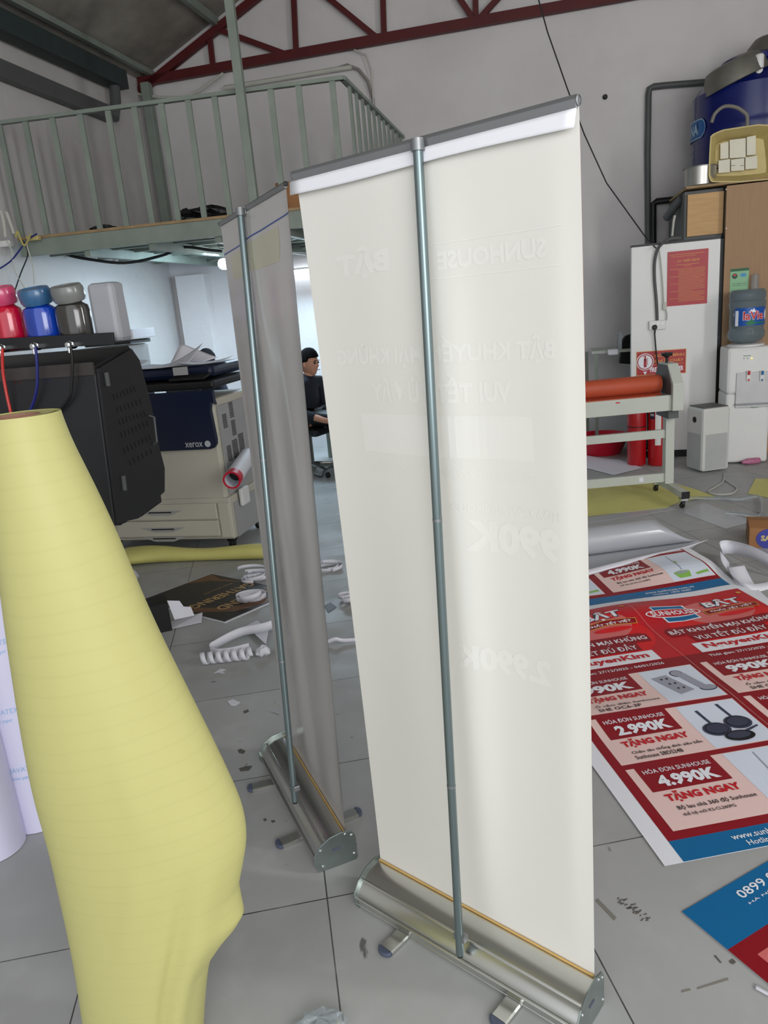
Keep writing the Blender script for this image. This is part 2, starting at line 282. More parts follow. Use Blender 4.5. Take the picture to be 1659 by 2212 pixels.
def sunhouse_art():
    a = Art(); a.rect(0, .002, .6, .082, BLU, 1); a.rect(0, .082, .6, 1.06, DRED, 1); a.rect(0, 1.06, .6, 1.6, RED, 1)
    a.disc(.34, 1.30, .25, .20, BRED, 2, n=40); a.disc(.37, 1.40, .17, .12, GLOW, 3, n=40)
    a.text('www.sunhouse.com.vn', .17, .042, .43, .064, WHT, 3, .01); a.text('Hotline: 1800 6680', .20, .014, .40, .034, WHT, 3, .01)
    card(a, .115, .41, '4.990K', 'Bộ lau nhà 360 độ Sunhouse', 'thế hệ mới KS-CL260PG', 'mop')
    card(a, .435, .70, '2.990K', 'Chảo sâu chống dính siêu bền', 'Sunhouse SBDS24B', 'pans')
    card(a, .725, .985, '990K', 'Ổ cắm điện Sunhouse', 'SHE OC6-3P', 'strip')
    a.text('Thời gian: 27/12/2025 - 04/01/2026', .10, 1.012, .50, 1.038, WHT, 4, .012)
    a.rect(.09, 1.06, .51, 1.145, WHT, 4); a.text('NguyenKim', .125, 1.075, .475, 1.13, RED, 6, .035)
    a.poly([(.045, 1.225), (.555, 1.225), (.56, 1.29), (.53, 1.305), (.06, 1.305), (.04, 1.28)], DRED, 4); a.poly([(.125, 1.158), (.475, 1.158), (.48, 1.235), (.12, 1.235)], DRED, 4)
    a.text('BẬT KHUYẾN MẠI KHỦNG', .055, 1.235, .545, 1.297, WHT, 6, .02); a.text('VUI TẾT ĐỦ ĐẦY', .135, 1.167, .465, 1.227, WHT, 6, .012)
    # maker's emblem
    a.poly([(.085, 1.50), (.225, 1.50), (.245, 1.47), (.085, 1.46)], WHT, 4); a.poly([(.075, 1.49), (.25, 1.5), (.25, 1.44), (.09, 1.44)], WHT, 4)
    a.poly([(.083, 1.492), (.238, 1.493), (.244, 1.45), (.09, 1.45)], BLU, 5); a.poly([(.092, 1.44), (.262, 1.42), (.27, 1.365), (.18, 1.35), (.10, 1.355)], WHT, 4); a.poly([(.10, 1.44), (.256, 1.42), (.262, 1.372), (.18, 1.357), (.108, 1.362)], BLU, 5)
    a.disc(.165, 1.43, .135, .038, WHT, 6); a.disc(.165, 1.43, .128, .032, RED, 7); a.text('SUNHOUSE', .055, 1.411, .275, 1.449, WHT, 9, .025)
    # title emblem
    for k in range(5):
        t = math.radians(35+k*28); c, s_ = math.cos(t), math.sin(t); a.poly([(.43+c*.05-s_*.02, 1.42+s_*.04), (.43+c*.05+s_*.02, 1.42+s_*.04), (.43+c*.125+s_*.02, 1.42+s_*.115), (.43+c*.125-s_*.02, 1.42+s_*.115)], BRED, 5)
    a.text('BẬT', .338, 1.43, .532, 1.525, SLT, 7, .06); a.text('BẬT', .345, 1.435, .525, 1.52, WHT, 8, .035)
    a.poly([(.31, 1.375), (.43, 1.395), (.565, 1.378), (.575, 1.42), (.43, 1.436), (.305, 1.418)], ORG_, 8); a.poly([(.314, 1.379), (.43, 1.399), (.562, 1.382), (.571, 1.416), (.43, 1.432), (.31, 1.414)], DRED, 9)
    a.text('CHẤT TẾT VIỆT', .335, 1.392, .545, 1.418, WHT, 11, .03); a.disc(.44, 1.36, .09, .018, BRED, 7); a.disc(.57, 1.55, .012, .01, ORG_, 4)
    random.seed(9)
    for k in range(26):
        t = k*math.pi*2/26; r_ = .03+.02*random.random(); a.poly([(.27+math.cos(t)*.012, 1.545+math.sin(t)*.01), (.27+math.cos(t+.04)*r_, 1.545+math.sin(t+.04)*r_*.8), (.27+math.cos(t-.03)*r_, 1.545+math.sin(t-.03)*r_*.8)], GLOW, 4)
    return a
# ------------------------------------------------------------------ building shell
BA = math.radians(-14.0); BX = V((math.cos(BA), math.sin(BA), 0)); BY = V((-math.sin(BA), math.cos(BA), 0)); UZ = V((0, 0, 1)); BAX = (BX, BY, UZ)
CL = V((-2.14, 8.76, 0))                       # corner of gable wall and left wall
GN = BY; LN = BX
def gw(px, py, off=0.): return onp(px, py, CL-BY*off, GN)      # point on the gable wall
def lw(px, py, off=0.): return onp(px, py, CL+BX*off, LN)
b = B(); b.box((0, 4, -.05), (16, 20, .1)); fo = struct('floor', b, FLOOR, org=(0, 0, 0))
b = B(); b.prism([CL-BX*.3, CL+BX*9, CL+BX*9+UZ*5.2, CL+BX*4.6+UZ*6.3, CL-BX*.3+UZ*3.9], BY*.2); struct('wall_back', b, WALL)
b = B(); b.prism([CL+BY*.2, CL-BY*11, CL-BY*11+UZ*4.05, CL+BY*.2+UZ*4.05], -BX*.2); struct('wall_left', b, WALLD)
R0 = CL+BX*8.6; b = B(); b.prism([R0+BY*.2, R0-BY*9, R0-BY*9+UZ*5.2, R0+BY*.2+UZ*5.2], BX*.2); struct('wall_right', b, WALL)
e0 = gw(300, 186); zr = e0.z; r1_ = gw(500, 25); sl = (r1_.z-e0.z)/((r1_-e0).dot(BX))
def roofp(s, t, dz=0): return CL+BX*s+BY*t+UZ*(zr+.05+sl*s+dz) if s < 4.4 else CL+BX*s+BY*t+UZ*(zr+.05+sl*4.4-sl*(s-4.4)+dz)
b = B(); N_ = 40
b.prism([roofp(-.2, .2), roofp(4.4, .2), roofp(4.4, .2, .06), roofp(-.2, .2, .06)], -BY*11.2)
b.prism([roofp(4.4, .2), roofp(8.8, .2), roofp(8.8, .2, .06), roofp(4.4, .2, .06)], -BY*11.2); struct('ceiling', b, ROOF)
b = B(); 
for s, t in ((.35, -.03), (.52, -.03)): pass
# purlins under the roof
for k, s in enumerate((.95, 2.2, 3.4)):
    b = B(); b.bar(roofp(s, -.05, -.05), roofp(s, -9, -.05), .05, .08)
    tag(build('roof_purlin', b, STEEL), ['grey steel roof purlin nearest the left wall', 'second grey steel roof purlin up from the left wall', 'highest grey steel roof purlin near the ridge'][k], 'beam')
b = B(); b.bar(lw(262, 175, .12), lw(262, 175, .12)-BY*9, .14, .16); tag(build('eave_beam', b, STEELD), 'dark green steel eave beam along the top of the left wall', 'beam')
b = B(); b.bar(CL+BX*.16-BY*.02+UZ*(zr-.03)+UZ*.11, CL+BX*.16-BY*9+UZ*(zr-.03)+UZ*.11, .05, .05); tag(build('wall_plate', b, STEEL), 'pale grey steel strip just above the dark green eave beam', 'beam')
p0 = lw(240, 248, .06); p1 = lw(0, 150, .06)
b = B(); b.bar(p0, p0+(p1-p0)*3.2, .08, .13); tag(build('wall_beam', b, DGREY), 'dark grey steel beam fixed halfway up the left wall', 'beam')
# column in the corner and the drainpipe
cc = CL+BX*.12-BY*.12
b = B(); b.box(cc+UZ*3.09, (.09, .09, 1.65), BAX); tag(build('steel_column', b, STEEL, bevel=.005), 'grey green steel column in the corner of the two walls', 'column')
b = B(); b.box(CL+BX*.30-BY*.08+UZ*1.0, (.34, .16, 2.0), BAX); struct('trim_1', b, WALL)
dp = lw(250, 215, .12); b = B(); b.tube([lw(246, 172, .12), lw(250, 220, .12), lw(246, 256, .12)], .05, 14)
b.tube([lw(246, 172, .12), lw(247, 180, .12)], .062, 14); tag(build('downpipe', b, DGREY, smooth=True), 'short dark grey downpipe hanging beside the corner column', 'pipe')
# truss against the gable wall
tr = thing('roof_truss', gw(300, 186, .05), 'dark red steel roof truss against the gable wall', 'truss')
def tb(nm, a, c, w_):
    # members that leave the frame run on to the rafter
    A_, C_ = gw(*a, .06), gw(*c, .06); d = A_-C_
    if a[1] < 60:
        k = 1.
        while k < 30:
            p = C_+d*k; s_ = (p-CL).dot(BX)
            if p.z > roofp(s_, -.06, -.14).z or k*d.length > 3: break
            k += .02
        A_ = C_+d*k
    q = B(); q.bar(A_, C_, .05, w_, up=BY); return build(nm, q, REDST, tr)
c0 = gw(300, 178, .06); c1 = gw(1250, 8, .06); dx = (c1-c0); q = B(); q.bar(c0-dx*.0, c0+dx*1.9, .06, .085, up=(0, 0, 1)); build('bottom_chord', q, REDST, tr)
q = B(); ra = roofp(.0, -.06, -.12); q.bar(ra, roofp(4.4, -.06, -.12), .06, .07); q.bar(roofp(4.4, -.06, -.12), roofp(8.8, -.06, -.12), .06, .07); build('rafter', q, REDST, tr)
for a, c in (((452, 68), (460, 142)), ((632, -60), (640, 116)), ((824, -110), (830, 84)), ((1024, -200), (1028, 48)), ((1230, -200), (1240, 10)), ((466, 62), (614, 116)), ((690, -20), (815, 82)), ((975, -30), (1022, 40)), ((1100, -30), (1036, 40))): tb('web', a, c, .034)
q = B(); q.bar(gw(300, 168, .1), gw(300, 168, .1)+BX*.001-UZ*.12, .02, .02); 
# ------------------------------------------------------------------ mezzanine
ZS = 2.235                                    # top of the slab edge beam
F0 = V((-.02, 5.90, 0)); LE = V((-2.66, 6.265, 0)); CLi = CL+BX*.06-BY*.06; FX = (LE-F0).normalized(); FN = V((-FX.y, FX.x, 0)); FN = FN if FN.y > 0 else -FN
SE = F0+BY*((CL-F0).dot(BY)-.06)
def fr(px, py): return onp(px, py, F0, FN)
mz = thing('mezzanine', F0+UZ*2.0, 'grey green steel mezzanine deck with joists, propped along the left wall', 'mezzanine')
q = B(); q.bar(F0+UZ*(ZS-.06)-FX*.0, LE+UZ*(ZS-.06), .06, .12); build('edge_beam', q, STEEL, mz)
q = B(); q.bar(F0+UZ*(ZS-.06), SE+UZ*(ZS-.06), .06, .12); build('edge_beam', q, STEEL, mz)
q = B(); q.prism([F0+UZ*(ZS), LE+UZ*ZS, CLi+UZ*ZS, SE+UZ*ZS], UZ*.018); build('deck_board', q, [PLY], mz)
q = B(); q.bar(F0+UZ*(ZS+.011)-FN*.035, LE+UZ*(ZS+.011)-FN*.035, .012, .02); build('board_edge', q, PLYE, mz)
for k in range(1, 7):
    t = k/7; q = B(); a = F0+(SE-F0)*t; c = LE+(CLi-LE)*t; q.bar(a+UZ*(ZS-.055), c+UZ*(ZS-.055), .045, .1); build('joist', q, STEEL, mz)
for k in range(1, 5):
    t = k/5; a = F0+(LE-F0)*t; c = SE+(CLi-SE)*t; q = B(); q.bar(a+UZ*(ZS-.13), c+UZ*(ZS-.13), .05, .07); build('cross_joist', q, STEEL, mz)
q = B(); q.bar(F0+UZ*(ZS-.12)+BX*-.5+BY*.4, CL+UZ*(ZS-.12)-BY*.3+BX*.6, .035, .035); build('brace', q, STEEL, mz)
q = B(); q.bar(F0+UZ*(ZS-.15)+BX*-1.2+BY*.2, CL+UZ*(ZS-.15)-BY*.3+BX*1.8, .03, .03); build('brace', q, STEEL, mz)
ZR = fr(325, 219).z
rl = thing('railing', F0+UZ*ZS, 'grey green steel railing along the mezzanine edge, upright bars', 'railing')
q = B(); q.bar(F0+UZ*(ZR-.012)-FX*.01, LE+UZ*(ZR-.012), .045, .026); build('top_rail', q, STEEL, rl)
q = B(); q.bar(F0+UZ*(ZR-.012), SE+UZ*(ZR-.012), .045, .026); build('top_rail', q, STEEL, rl)
for px in (-2, 54, 112, 172, 232, 289, 347, 405, 462, 583, 643, 716):
    a = fr(px, 268-.145*px); d = (V((a.x, a.y, 0))-F0).dot(FX); p = F0+FX*d; q = B(); q.box(p+UZ*((ZS+.018+ZR)/2-.01), (.042, .02, ZR-ZS-.02), (FX, FN, UZ)); build('baluster', q, STEEL, rl)
for k in range(1, 12):
    p = F0+(SE-F0)*(k/11.5); q = B(); q.box(p+UZ*((ZS+.018+ZR)/2-.01), (.02, .04, ZR-ZS-.02), BAX); build('baluster', q, STEEL, rl)
# tall post from the roof to the floor, just before the deck edge
a = fr(516, 130)-FN*.06; c = fr(541, 400)-FN*.06; p = V((a.x, a.y, 0)); s = (p-CL).dot(BX); t = (p-CL).dot(BY)
hp_ = roofp(s, t).z-.02; q = B(); q.box(p+UZ*(hp_/2), (.062, .062, hp_), (FX, FN, UZ)); tag(build('support_post', q, STEEL, bevel=.004), 'tall grey green square steel post before the railing, reaching the roof', 'post')
# pipe and cable on the wall above the railing
q = B(); q.tube([gw(485, 190, .05), gw(725, 150, .05), gw(760, 145, .05)], .022, 10)
tag(build('conduit', q, CABLEW, smooth=True), 'pale plastic conduit running on the wall above the railing', 'pipe')
q = B(); q.tube([gw(722, 150, .04), gw(750, 140, .04), gw(775, 150, .04), gw(795, 175, .04), gw(806, 215, .04), gw(808, 245, .04)], .014, 8)
tag(build('hose', q, mat('grey_hose', (140, 136, 130), .6), smooth=True), 'grey hose bending down the wall at the end of the conduit', 'hose')
q = B(); q.tube([gw(258, 182, .1), gw(300, 203, .1), gw(345, 210, .1), gw(400, 210, .1), gw(430, 196, .1), gw(482, 158, .1)], .012, 8)
tag(build('cable', q, CABLEW, smooth=True), 'pale cable sagging from the downpipe to the red truss', 'cable')
q = B(); q.tube([gw(765, 107, .06), gw(790, 118, .06), gw(802, 150, .06), gw(808, 245, .06)], .007, 6)
tag(build('cable', q, CABLEW, smooth=True), 'thin pale wire looping down from the red truss beside the hose', 'cable')
# long thin cable crossing the gable wall
q = B(); q.tube([at(1158, -20, 6.6), at(1183, 70, 6.7), at(1225, 190, 6.8), at(1262, 290, 6.9), at(1310, 395, 6.9), at(1400, 520, 6.7), at(1417, 536, 6.32)], .0055, 6)
tag(build('cable', q, CABLEK, smooth=True), 'thin black cable falling across the gable wall to the white cupboard', 'cable')
# stuff lying on the deck
def crumple(c, r, n, seed, amp=.35, flat=1.):
    random.seed(seed); q = B(); q.ball((0, 0, 0), (1, 1, 1), n); q.v = [V(c)+V((p.x*r[0], p.y*r[1], p.z*r[2]))*(1+amp*(random.random()-.5)) for p in q.v]; return q
def deckpt(px, py, d=.12): a = fr(px, py); return V((a.x, a.y, 0))+FN*d
p = deckpt(395, 470); q = crumple(p+UZ*(ZS+.06), (.09, .06, .05), 10, 3, .9); tag(build('black_glove', q, BLACKP), 'small crumpled black bundle on the mezzanine, left of the other one', 'bundle')
p = deckpt(450, 465); q = crumple(p+UZ*(ZS+.055), (.15, .08, .055), 12, 5, .8); tag(build('black_bag', q, BLACKP), 'long crumpled black bag on the mezzanine edge near the tall post', 'bag')
p = deckpt(212, 490, .08); q = crumple(p+UZ*(ZS+.033), (.1, .05, .03), 10, 6, .5); tag(build('black_cloth', q, BLACKP), 'flat black cloth lying low on the mezzanine edge behind the bars', 'cloth')
p = deckpt(632, 440, .2); q = B(); q.box(p+UZ*(ZS+.118)+FX*-.12, (.5, .3, .2), (FX, FN, UZ)); tag(build('cardboard_box', q, CARD, bevel=.01), 'brown box on the mezzanine floor, seen between the two banners', 'box')
# network boxes and their wires at the left end of the deck
q = B(); p = deckpt(20, 512, -.09); q.box(V((p.x, p.y, ZS-.02)), (.13, .05, .045), (FX, FN, UZ)); tag(build('network_box', q, WHP, bevel=.006), 'small white network box clipped to the deck edge, far left', 'box')
q = B(); p = deckpt(83, 500, -.09); q.box(V((p.x, p.y, ZS-.0)), (.1, .05, .035), (FX, FN, UZ)); tag(build('network_box', q, CREAM, bevel=.006), 'small cream junction box on the deck edge, right of the white one', 'box')
def wire(pxs, Y, r, m_, lab, nm='cable'):
    P = [at(x, y, Y+(dy[0] if dy else 0)) for x, y, *dy in pxs]; Q = []
    for i in range(len(P)-1):
        a, b_, c_, d_ = P[max(i-1, 0)], P[i], P[i+1], P[min(i+2, len(P)-1)]
        for k in range(6):
            t = k/6; Q.append(.5*((2*b_)+(c_-a)*t+(2*a-5*b_+4*c_-d_)*t*t+(3*b_-a-3*c_+d_)*t**3))
    Q.append(P[-1]); q = B(); q.tube(Q, r, 7); return tag(build(nm, q, m_, smooth=True), lab, 'cable')
wire([(0, 580), (25, 562), (50, 530), (62, 516), (80, 505)], 6.1, .006, CABLEB, 'blue cable drooping under the deck at the far left')
wire([(28, 640), (45, 590), (60, 550), (52, 525), (40, 510)], 6.1, .005, CABLEK, 'thin black cable falling from the deck to the ink jars')
wire([(74, 615), (72, 580), (64, 550), (58, 528), (66, 512)], 6.1, .005, CABLEW, 'grey cable hanging from the deck above the blue ink jar')
wire([(55, 625), (35, 590), (28, 565), (25, 540), (14, 520)], 6.1, .005, CABLEW, 'grey cable crossing behind the black one, far left')
wire([(34, 512), (38, 500), (44, 515), (52, 530), (60, 520), (66, 505)], 6.08, .008, CABLEY, 'yellow cable loop at the network boxes')
wire([(12, 512), (8, 480), (2, 455)], 6.08, .012, CABLEW, 'left of two white antennas on the network box', 'antenna')
wire([(30, 505), (22, 480), (14, 458)], 6.08, .012, CABLEW, 'right of two white antennas on the network box', 'antenna')
wire([(0, 553), (60, 552), (110, 540), (150, 552), (190, 560), (270, 568), (350, 552), (395, 534), (450, 540), (480, 543)], 6.6, .012, CABLEK, 'thick black cable strung under the mezzanine joists')
# LED tubes under the mezzanine
def led(nm, a, c, lab, r=.024):
    t = thing(nm, a, lab, 'light'); q = B(); q.tube([a, c], r, 12); build('tube', q, LED, t, smooth=True); q = B(); q.bar(a+UZ*.03, c+UZ*.03, .03, .02); build('fixture', q, WHP, t)
    d = (c-a); M_ = (a+c)/2; return M_, d
a = gw(618, 590, .07); c = a+BX*.9; led('tube_light', a, c, 'glowing white tube light on the back wall between the two banners'); area('tube_glow_back', (a+c)/2-BY*.45-UZ*.08, (a+c)/2-BY*1-UZ*2, 1.1, .25, 18, (.62, .84, 1))
a = at(481, 570, 6.6); c = at(490, 603, 6.9); led('tube_light', a, a+BY*.9, 'glowing white tube light at the left edge of the grey banner', .045); area('tube_glow_side', a+BY*.45-UZ*.06, a+BY*.45-UZ*1-BX*.6, .3, 1., 27, (.6, .82, 1))
# ------------------------------------------------------------------ roll-up stands
def make_stand(name, label, TLp, TRp, BLp, BRp, c, ang, bh, vin, foots, front):
    """c base centre, ang yaw; back (pole side) is towards the camera"""
    u = V((math.cos(ang), math.sin(ang), 0)); n = V((-math.sin(ang), math.cos(ang), 0))   # n points away from the camera
    zb = .085; BL, BR, TL, TR = BLp, BRp, TLp, TRp
    u = (BR-BL); u.z = 0; Wd = u.length; u.normalize(); n = V((-u.y, u.x, 0))
    cen = (BL+BR)/2; t = thing(name, (cen.x, cen.y, 0), label, 'banner stand')
    # base shell: cross-section, x towards the pole side (-n), z up; the slot is at x = 0
    prof = [(.018, .0), (.02, .03), (.016, .07), (.004, .088), (-.012, .092), (-.045, .088), (-.075, .072), (-.092, .050), (-.096, .030), (-.090, .012), (-.082, .010), (-.080, .002)]
    ext = .006; a = V((BL.x, BL.y, 0))-u*ext; e = V((BR.x, BR.y, 0))+u*ext; lift = UZ*.002
    q = B(); q.prism([a+n*x+UZ*z+lift for x, z in prof], e-a); build('base_shell', q, [ALU], t, smooth=True)
    q = B()
    for x, z in ((-.070, .078), (-.0965, .040), (-.086, .008)): q.tube([a+n*x+UZ*z+lift, e+n*x+UZ*z+lift], .0035, 8)
    build('base_ridge', q, ALU, t, smooth=True)
    for s_, o_ in ((-1, a), (1, e)):
        pl = [(.026, .004), (.026, .078), (.016, .094), (-.01, .102), (-.048, .098), (-.082, .080), (-.102, .05), (-.102, .022), (-.09, 0), (.02, -.004)]
        q = B(); q.prism([o_+n*x+UZ*z+lift for x, z in pl], u*(.004*s_)); ep = build('end_plate', q, ENDPL, t, bevel=.001)
        for x, z in ((.014, .082), (-.004, .092), (.016, .02), (-.08, .068), (-.078, .016)): q = B(); q.lathe(o_+n*x+UZ*z+lift+u*(.004*s_), [(.0045, 0), (.0045, .0015), (.002, .0035)], 10, ax=(n, UZ, u*s_)); build('screw', q, CHROME, ep)
        q = B(); q.box(o_+n*-.035+UZ*.055+lift+u*(.0045*s_), (.022, .006, .002), (n, UZ, u)); build('hub_slot', q, CAP, ep)
    # fabric
    Hd = ((TL-BL).length+(TR-BR).length)/2
    def S(a_, v_, h=0.):
        uu = a_; p = (BL*(1-uu)+BR*uu)*(1-v_)+(TL*(1-uu)+TR*uu)*v_
        k = math.sin(math.pi*min(1, max(0, v_)))**.6
        d = front(uu, v_)*k
        return p+n*(d+h)
    q = B(); q.grid(lambda a_, v_: S(a_, v_), 40, 50); fab = build('banner_sheet', q, vin, t, smooth=True)
    # bar
    ub = (TR-TL).normalized(); q = B(); up2 = UZ; x0 = TL-ub*.006; x1 = TR-ub*.002
    q.prism([x0+n*.3*bh-UZ*.002, x0+n*.45*bh+UZ*.5*bh, x0+n*.2*bh+UZ*bh, x0-n*.2*bh+UZ*bh, x0-n*.4*bh+UZ*.6*bh, x0-n*.3*bh-UZ*.003], x1-x0); build('top_bar', q, ALUD, t, bevel=.001)
    for o_, s_ in ((x0, -1), (x1, 1)):
        q = B(); q.lathe(o_+UZ*bh*.5, [(.5*bh, 0), (.5*bh, .002), (.4*bh, .0025), (.4*bh, .001), (.12*bh, .001)], 20, ax=(n, UZ, ub*s_)); build('bar_cap', q, BLACKP if 'grey' in label else ALUD, t)
    q = B(); q.grid(lambda a_, v_: BL*(1-a_)+BR*a_+UZ*(.006+.0045*v_)-n*(.004), 2, 1); build('tape_line', q, TAPE, t, solid=.002)
    return t, S, u, n, Hd
def wave1(u_, v_): return -.012*math.exp(-((u_-.56)/.07)**2)*(1-.3*v_)+.008*math.sin(u_*9+1)+.010*math.exp(-((u_-1)/.05)**2)+.008*math.exp(-(u_/.1)**2)*0
A1 = -.7238
BL1 = fl(822, 1860, .088); BR1 = fl(1284, 2112, .088)
TL1 = at(640, 388, at(0, 0, 1).y*(.1523*.876-math.cos(A1)*.3055)*0+(1.458-math.sin(A1)*-.3055*-1*-1 if False else 1.458+.202-.012)); TR1 = at(1251, 229, 1.458-.202-.012)
st1, S1, U1, N1, H1 = make_stand('banner_stand', 'large roll up banner stand turned back to front, creamy white sheet', TL1, TR1, BL1, BR1, None, A1, .017, [VINYL], None, wave1)
def wave2(u_, v_): return (.016*math.sin(u_*7.5+.6)*(.6+.4*v_)-.006*math.sin(u_*17))*max(0, math.sin(math.pi*u_))**.5
A2 = -1.1684; dx2 = math.sin(-A2)*.3055
BR2 = fl(746, 1800, .088); BL2 = fl(618, 1590, .088)
TL2 = at(477, 487, 2.055+dx2-.0+.02); TR2 = at(618, 403, 2.055-dx2+.0+.02)
st2, S2, U2, N2, H2 = make_stand('banner_stand', 'smaller-looking roll up banner stand with glossy grey sheet, standing behind the cream one', TL2, TR2, BL2, BR2, None, A2, .0115, [VINYLG], None, wave2)
def stand_extras(t, S, u, n, H_, top_px, bot_px, feet, lowz, sheetname):
    # support pole: three jointed lengths
    pass
def pole(t, top, bot, n, r=.0092):
    d = bot-top; js = [0, .40, .745, 1.0]
    for i in range(3):
        q = B(); q.tube([top+d*js[i], top+d*(js[i+1]-.001)], r, 16); build('pole_section', q, POLE, t, smooth=True)
    for i in (1, 2): q = B(); q.tube([top+d*(js[i]-.0015), top+d*(js[i]+.0015)], r*1.06, 16); build('pole_joint', q, ALUD, t, smooth=True)
    q = B(); q.tube([top-d.normalized()*.006, top+d.normalized()*.014], r*1.35, 14); q.box(top+n*.008, (.012, .012, .016), (u0.cross(n).normalized() if False else V((n.y, -n.x, 0)), n, UZ)); build('pole_hook', q, ALUD, t, smooth=True)
    q = B(); q.tube([bot-d.normalized()*.0, bot+d.normalized()*.004], r*.8, 12); build('pole_tip', q, BLACKP, t)
    q = B(); q.box(bot-d.normalized()*.045-n*-.006, (.03, .018, .016), (V((n.y, -n.x, 0)), n, UZ)); build('pole_bracket', q, ALUD, t, bevel=.002)
def isect(px, py, P0, n): return onp(px, py, P0, n)
pole(st1, isect(902, 308, (TL1+TR1)/2-N1*.016, N1), isect(994, 2062, (BL1+BR1)/2-N1*.104, N1), N1)
pole(st2, isect(519, 455, (TL2+TR2)/2-N2*.016, N2), isect(637, 1732, (BL2+BR2)/2-N2*.104, N2), N2)
def foot(t, capp, inner, width):
    a = fl(*capp, .006); c = fl(*inner, .006); d = (c-a); d.z = 0; L_ = d.length; d.normalize(); s = V((-d.y, d.x, 0)); q = B()
    q.prism([a+s*w_+UZ*z for w_, z in ((-width, -.005), (-width, .003), (-width*.8, .0055), (width*.8, .0055), (width, .003), (width, -.005))], d*(L_+.1)); f = build('foot', q, ALU, t)
    q = B(); q.prism([a-UZ*.0055+s*(width*1.03*math.cos(math.pi*k/10))-d*(width*.85*math.sin(math.pi*k/10)) for k in range(11)], UZ*.0125); build('foot_cap', q, CAP, f, bevel=.003)
foot(st1, (834, 2052), (885, 2003), .0205); foot(st1, (1077, 2204), (1123, 2146), .0205)
foot(st2, (545, 1702), (605, 1688), .0195); foot(st2, (607, 1822), (668, 1797), .0195); foot(st2, (770, 1755), (740, 1767), .0195)
# cream banner: hanging white strip under the bar, faint mirrored print showing through, and the print on its front
q = B(); q.grid(lambda a_, v_: (TL1*(1-a_)+TR1*a_)+(TL1-TR1).normalized()*(.012 if a_ < .01 else 0)-N1*(.008+.005*v_)-UZ*(.003+v_*(.026+.002*math.sin(a_*7)))+(TR1-TL1)*(.008*v_*(0.5-a_)), 30, 4)
tag(build('folded_top_strip', q, STRIP, st1, smooth=True, solid=.0006), 'bare white strip folded over below the bar')
ART = sunhouse_art()
GHOST = [mat('ghost_print', (229, 227, 221), .38, var=.01, coat=.35)]
g = Art()
g.text('BẬT KHUYẾN MẠI KHỦNG', .05, 1.235, .55, 1.295, 0, 1, .04); g.text('VUI TẾT ĐỦ ĐẦY', .14, 1.165, .46, 1.225, 0, 1, .04); g.text('SUNHOUSE', .06, 1.413, .27, 1.447, 0, 1, .05); g.text('BẬT', .38, 1.415, .52, 1.48, 0, 1, .05)
g.rect(.1, 1.055, .5, 1.14, 0, 1); g.text('Thời gian: 27/12/2025 - 04/01/2026', .10, 1.012, .50, 1.034, 0, 1, .012); g.text('HÓA ĐƠN SUNHOUSE', .05, .945, .28, .968, 0, 1, .02); g.text('990K', .05, .86, .25, .93, 0, 1, .05); g.text('2.990K', .08, .59, .29, .65, 0, 1, .05)
for k in range(2):
    for x0_, y0_, x1_, y1_ in ((.03, 1.46, .29, 1.463), (.03, 1.398, .29, 1.401)): g.rect(x0_, y0_, x1_, y1_, 0, 1)
q = B(); g.to(q, lambda a_, v_, h: S1(1-a_/.6, (v_+.09)/1.72, -h*1.2), cut=((0, .6, 40), (-.09, 1.63, 50))); o = build('show_through_print', q, GHOST, st1)
q = B(); ART.to(q, lambda a_, v_, h: S1(1-a_/.6, (v_+.09)/1.72, h+.0003), off=.00012, cut=((0, .6, 40), (-.09, 1.63, 50))); build('front_print', q, PRINTS, st1)
# grey banner: pale header patch and blue line at the top
TAPC = mat('yellowed_patch', (186, 182, 158), .3, var=.03, coat=.6); BLINE = mat('blue_line', (60, 84, 150), .4)
g = Art(); g.poly([(.10, .905), (.84, .912), (.86, .935), (.86, .958), (.10, .945)], 0, 1); g.poly([(.0, .950), (1., .967), (1., .969), (.0, .952)], 1, 2)
q = B(); g.to(q, lambda a_, v_, h: S2(a_, v_, -h*1.2), cut=((0, 1, 40), (0, 1, 50))); build('header_patch', q, [TAPC, BLINE], st2)
q = B(); ART.to(q, lambda a_, v_, h: S2(1-a_/.6, (v_+.09)/1.72, h+.0003), off=.00012, cut=((0, .6, 40), (-.09, 1.63, 50))); build('front_print', q, PRINTS, st2)
# ------------------------------------------------------------------ printed sheet lying on the floor
O1 = V((.662, 1.638, 0)); an = math.radians(7.3); UU = V((math.cos(an), math.sin(an), 0)); VV = V((-math.sin(an), math.cos(an), 0))
def zs(u_, v_):
    z = .004+.034*math.exp(-((v_-1.50-.06*(u_-.65))/.12)**2-((u_-.62)/.25)**2)+.012*math.exp(-((v_-1.88)/.1)**2)*(1+math.sin(u_*7))
    k = min(1, max(0, (v_-1.66)/.45)); k = k*k*(3-2*k); z += k*(.018+.03*min(1, max(0, (u_-.6)/.5)))
    z += .012*math.exp(-((v_-.73)/.09)**2)*(1-u_)+.012*math.exp(-((u_-1.24)/.12)**2)*math.exp(-((v_-1.2)/.8)**2)
    return z
def SF(u_, v_, h=0.):
    e = .01; z = zs(u_, v_); zu = (zs(u_+e, v_)-z)/e; zv = (zs(u_, v_+e)-z)/e; nn = V((-zu, -zv, 1)).normalized()
    return O1+UU*(u_+nn.x*h)+VV*(v_+nn.y*h)+UZ*(z+nn.z*h)
b = B(); Vmax = 2.30; b.grid(SF, 26, 76, 3, (0, 1.30), (0, Vmax))
F2 = Art(); F2.place(.055, 0, ART); F2.place(.655, 0, ART)
F2.rect(.6545, .0, .6555, 1.6, PKL, 12)
top = Art(); top.items = [it for it in ART.items if max(p[1] for p in it[0]) < .99 or len(it[0]) == 4 and it[2] == DRED and it[0][0][1] < .1]
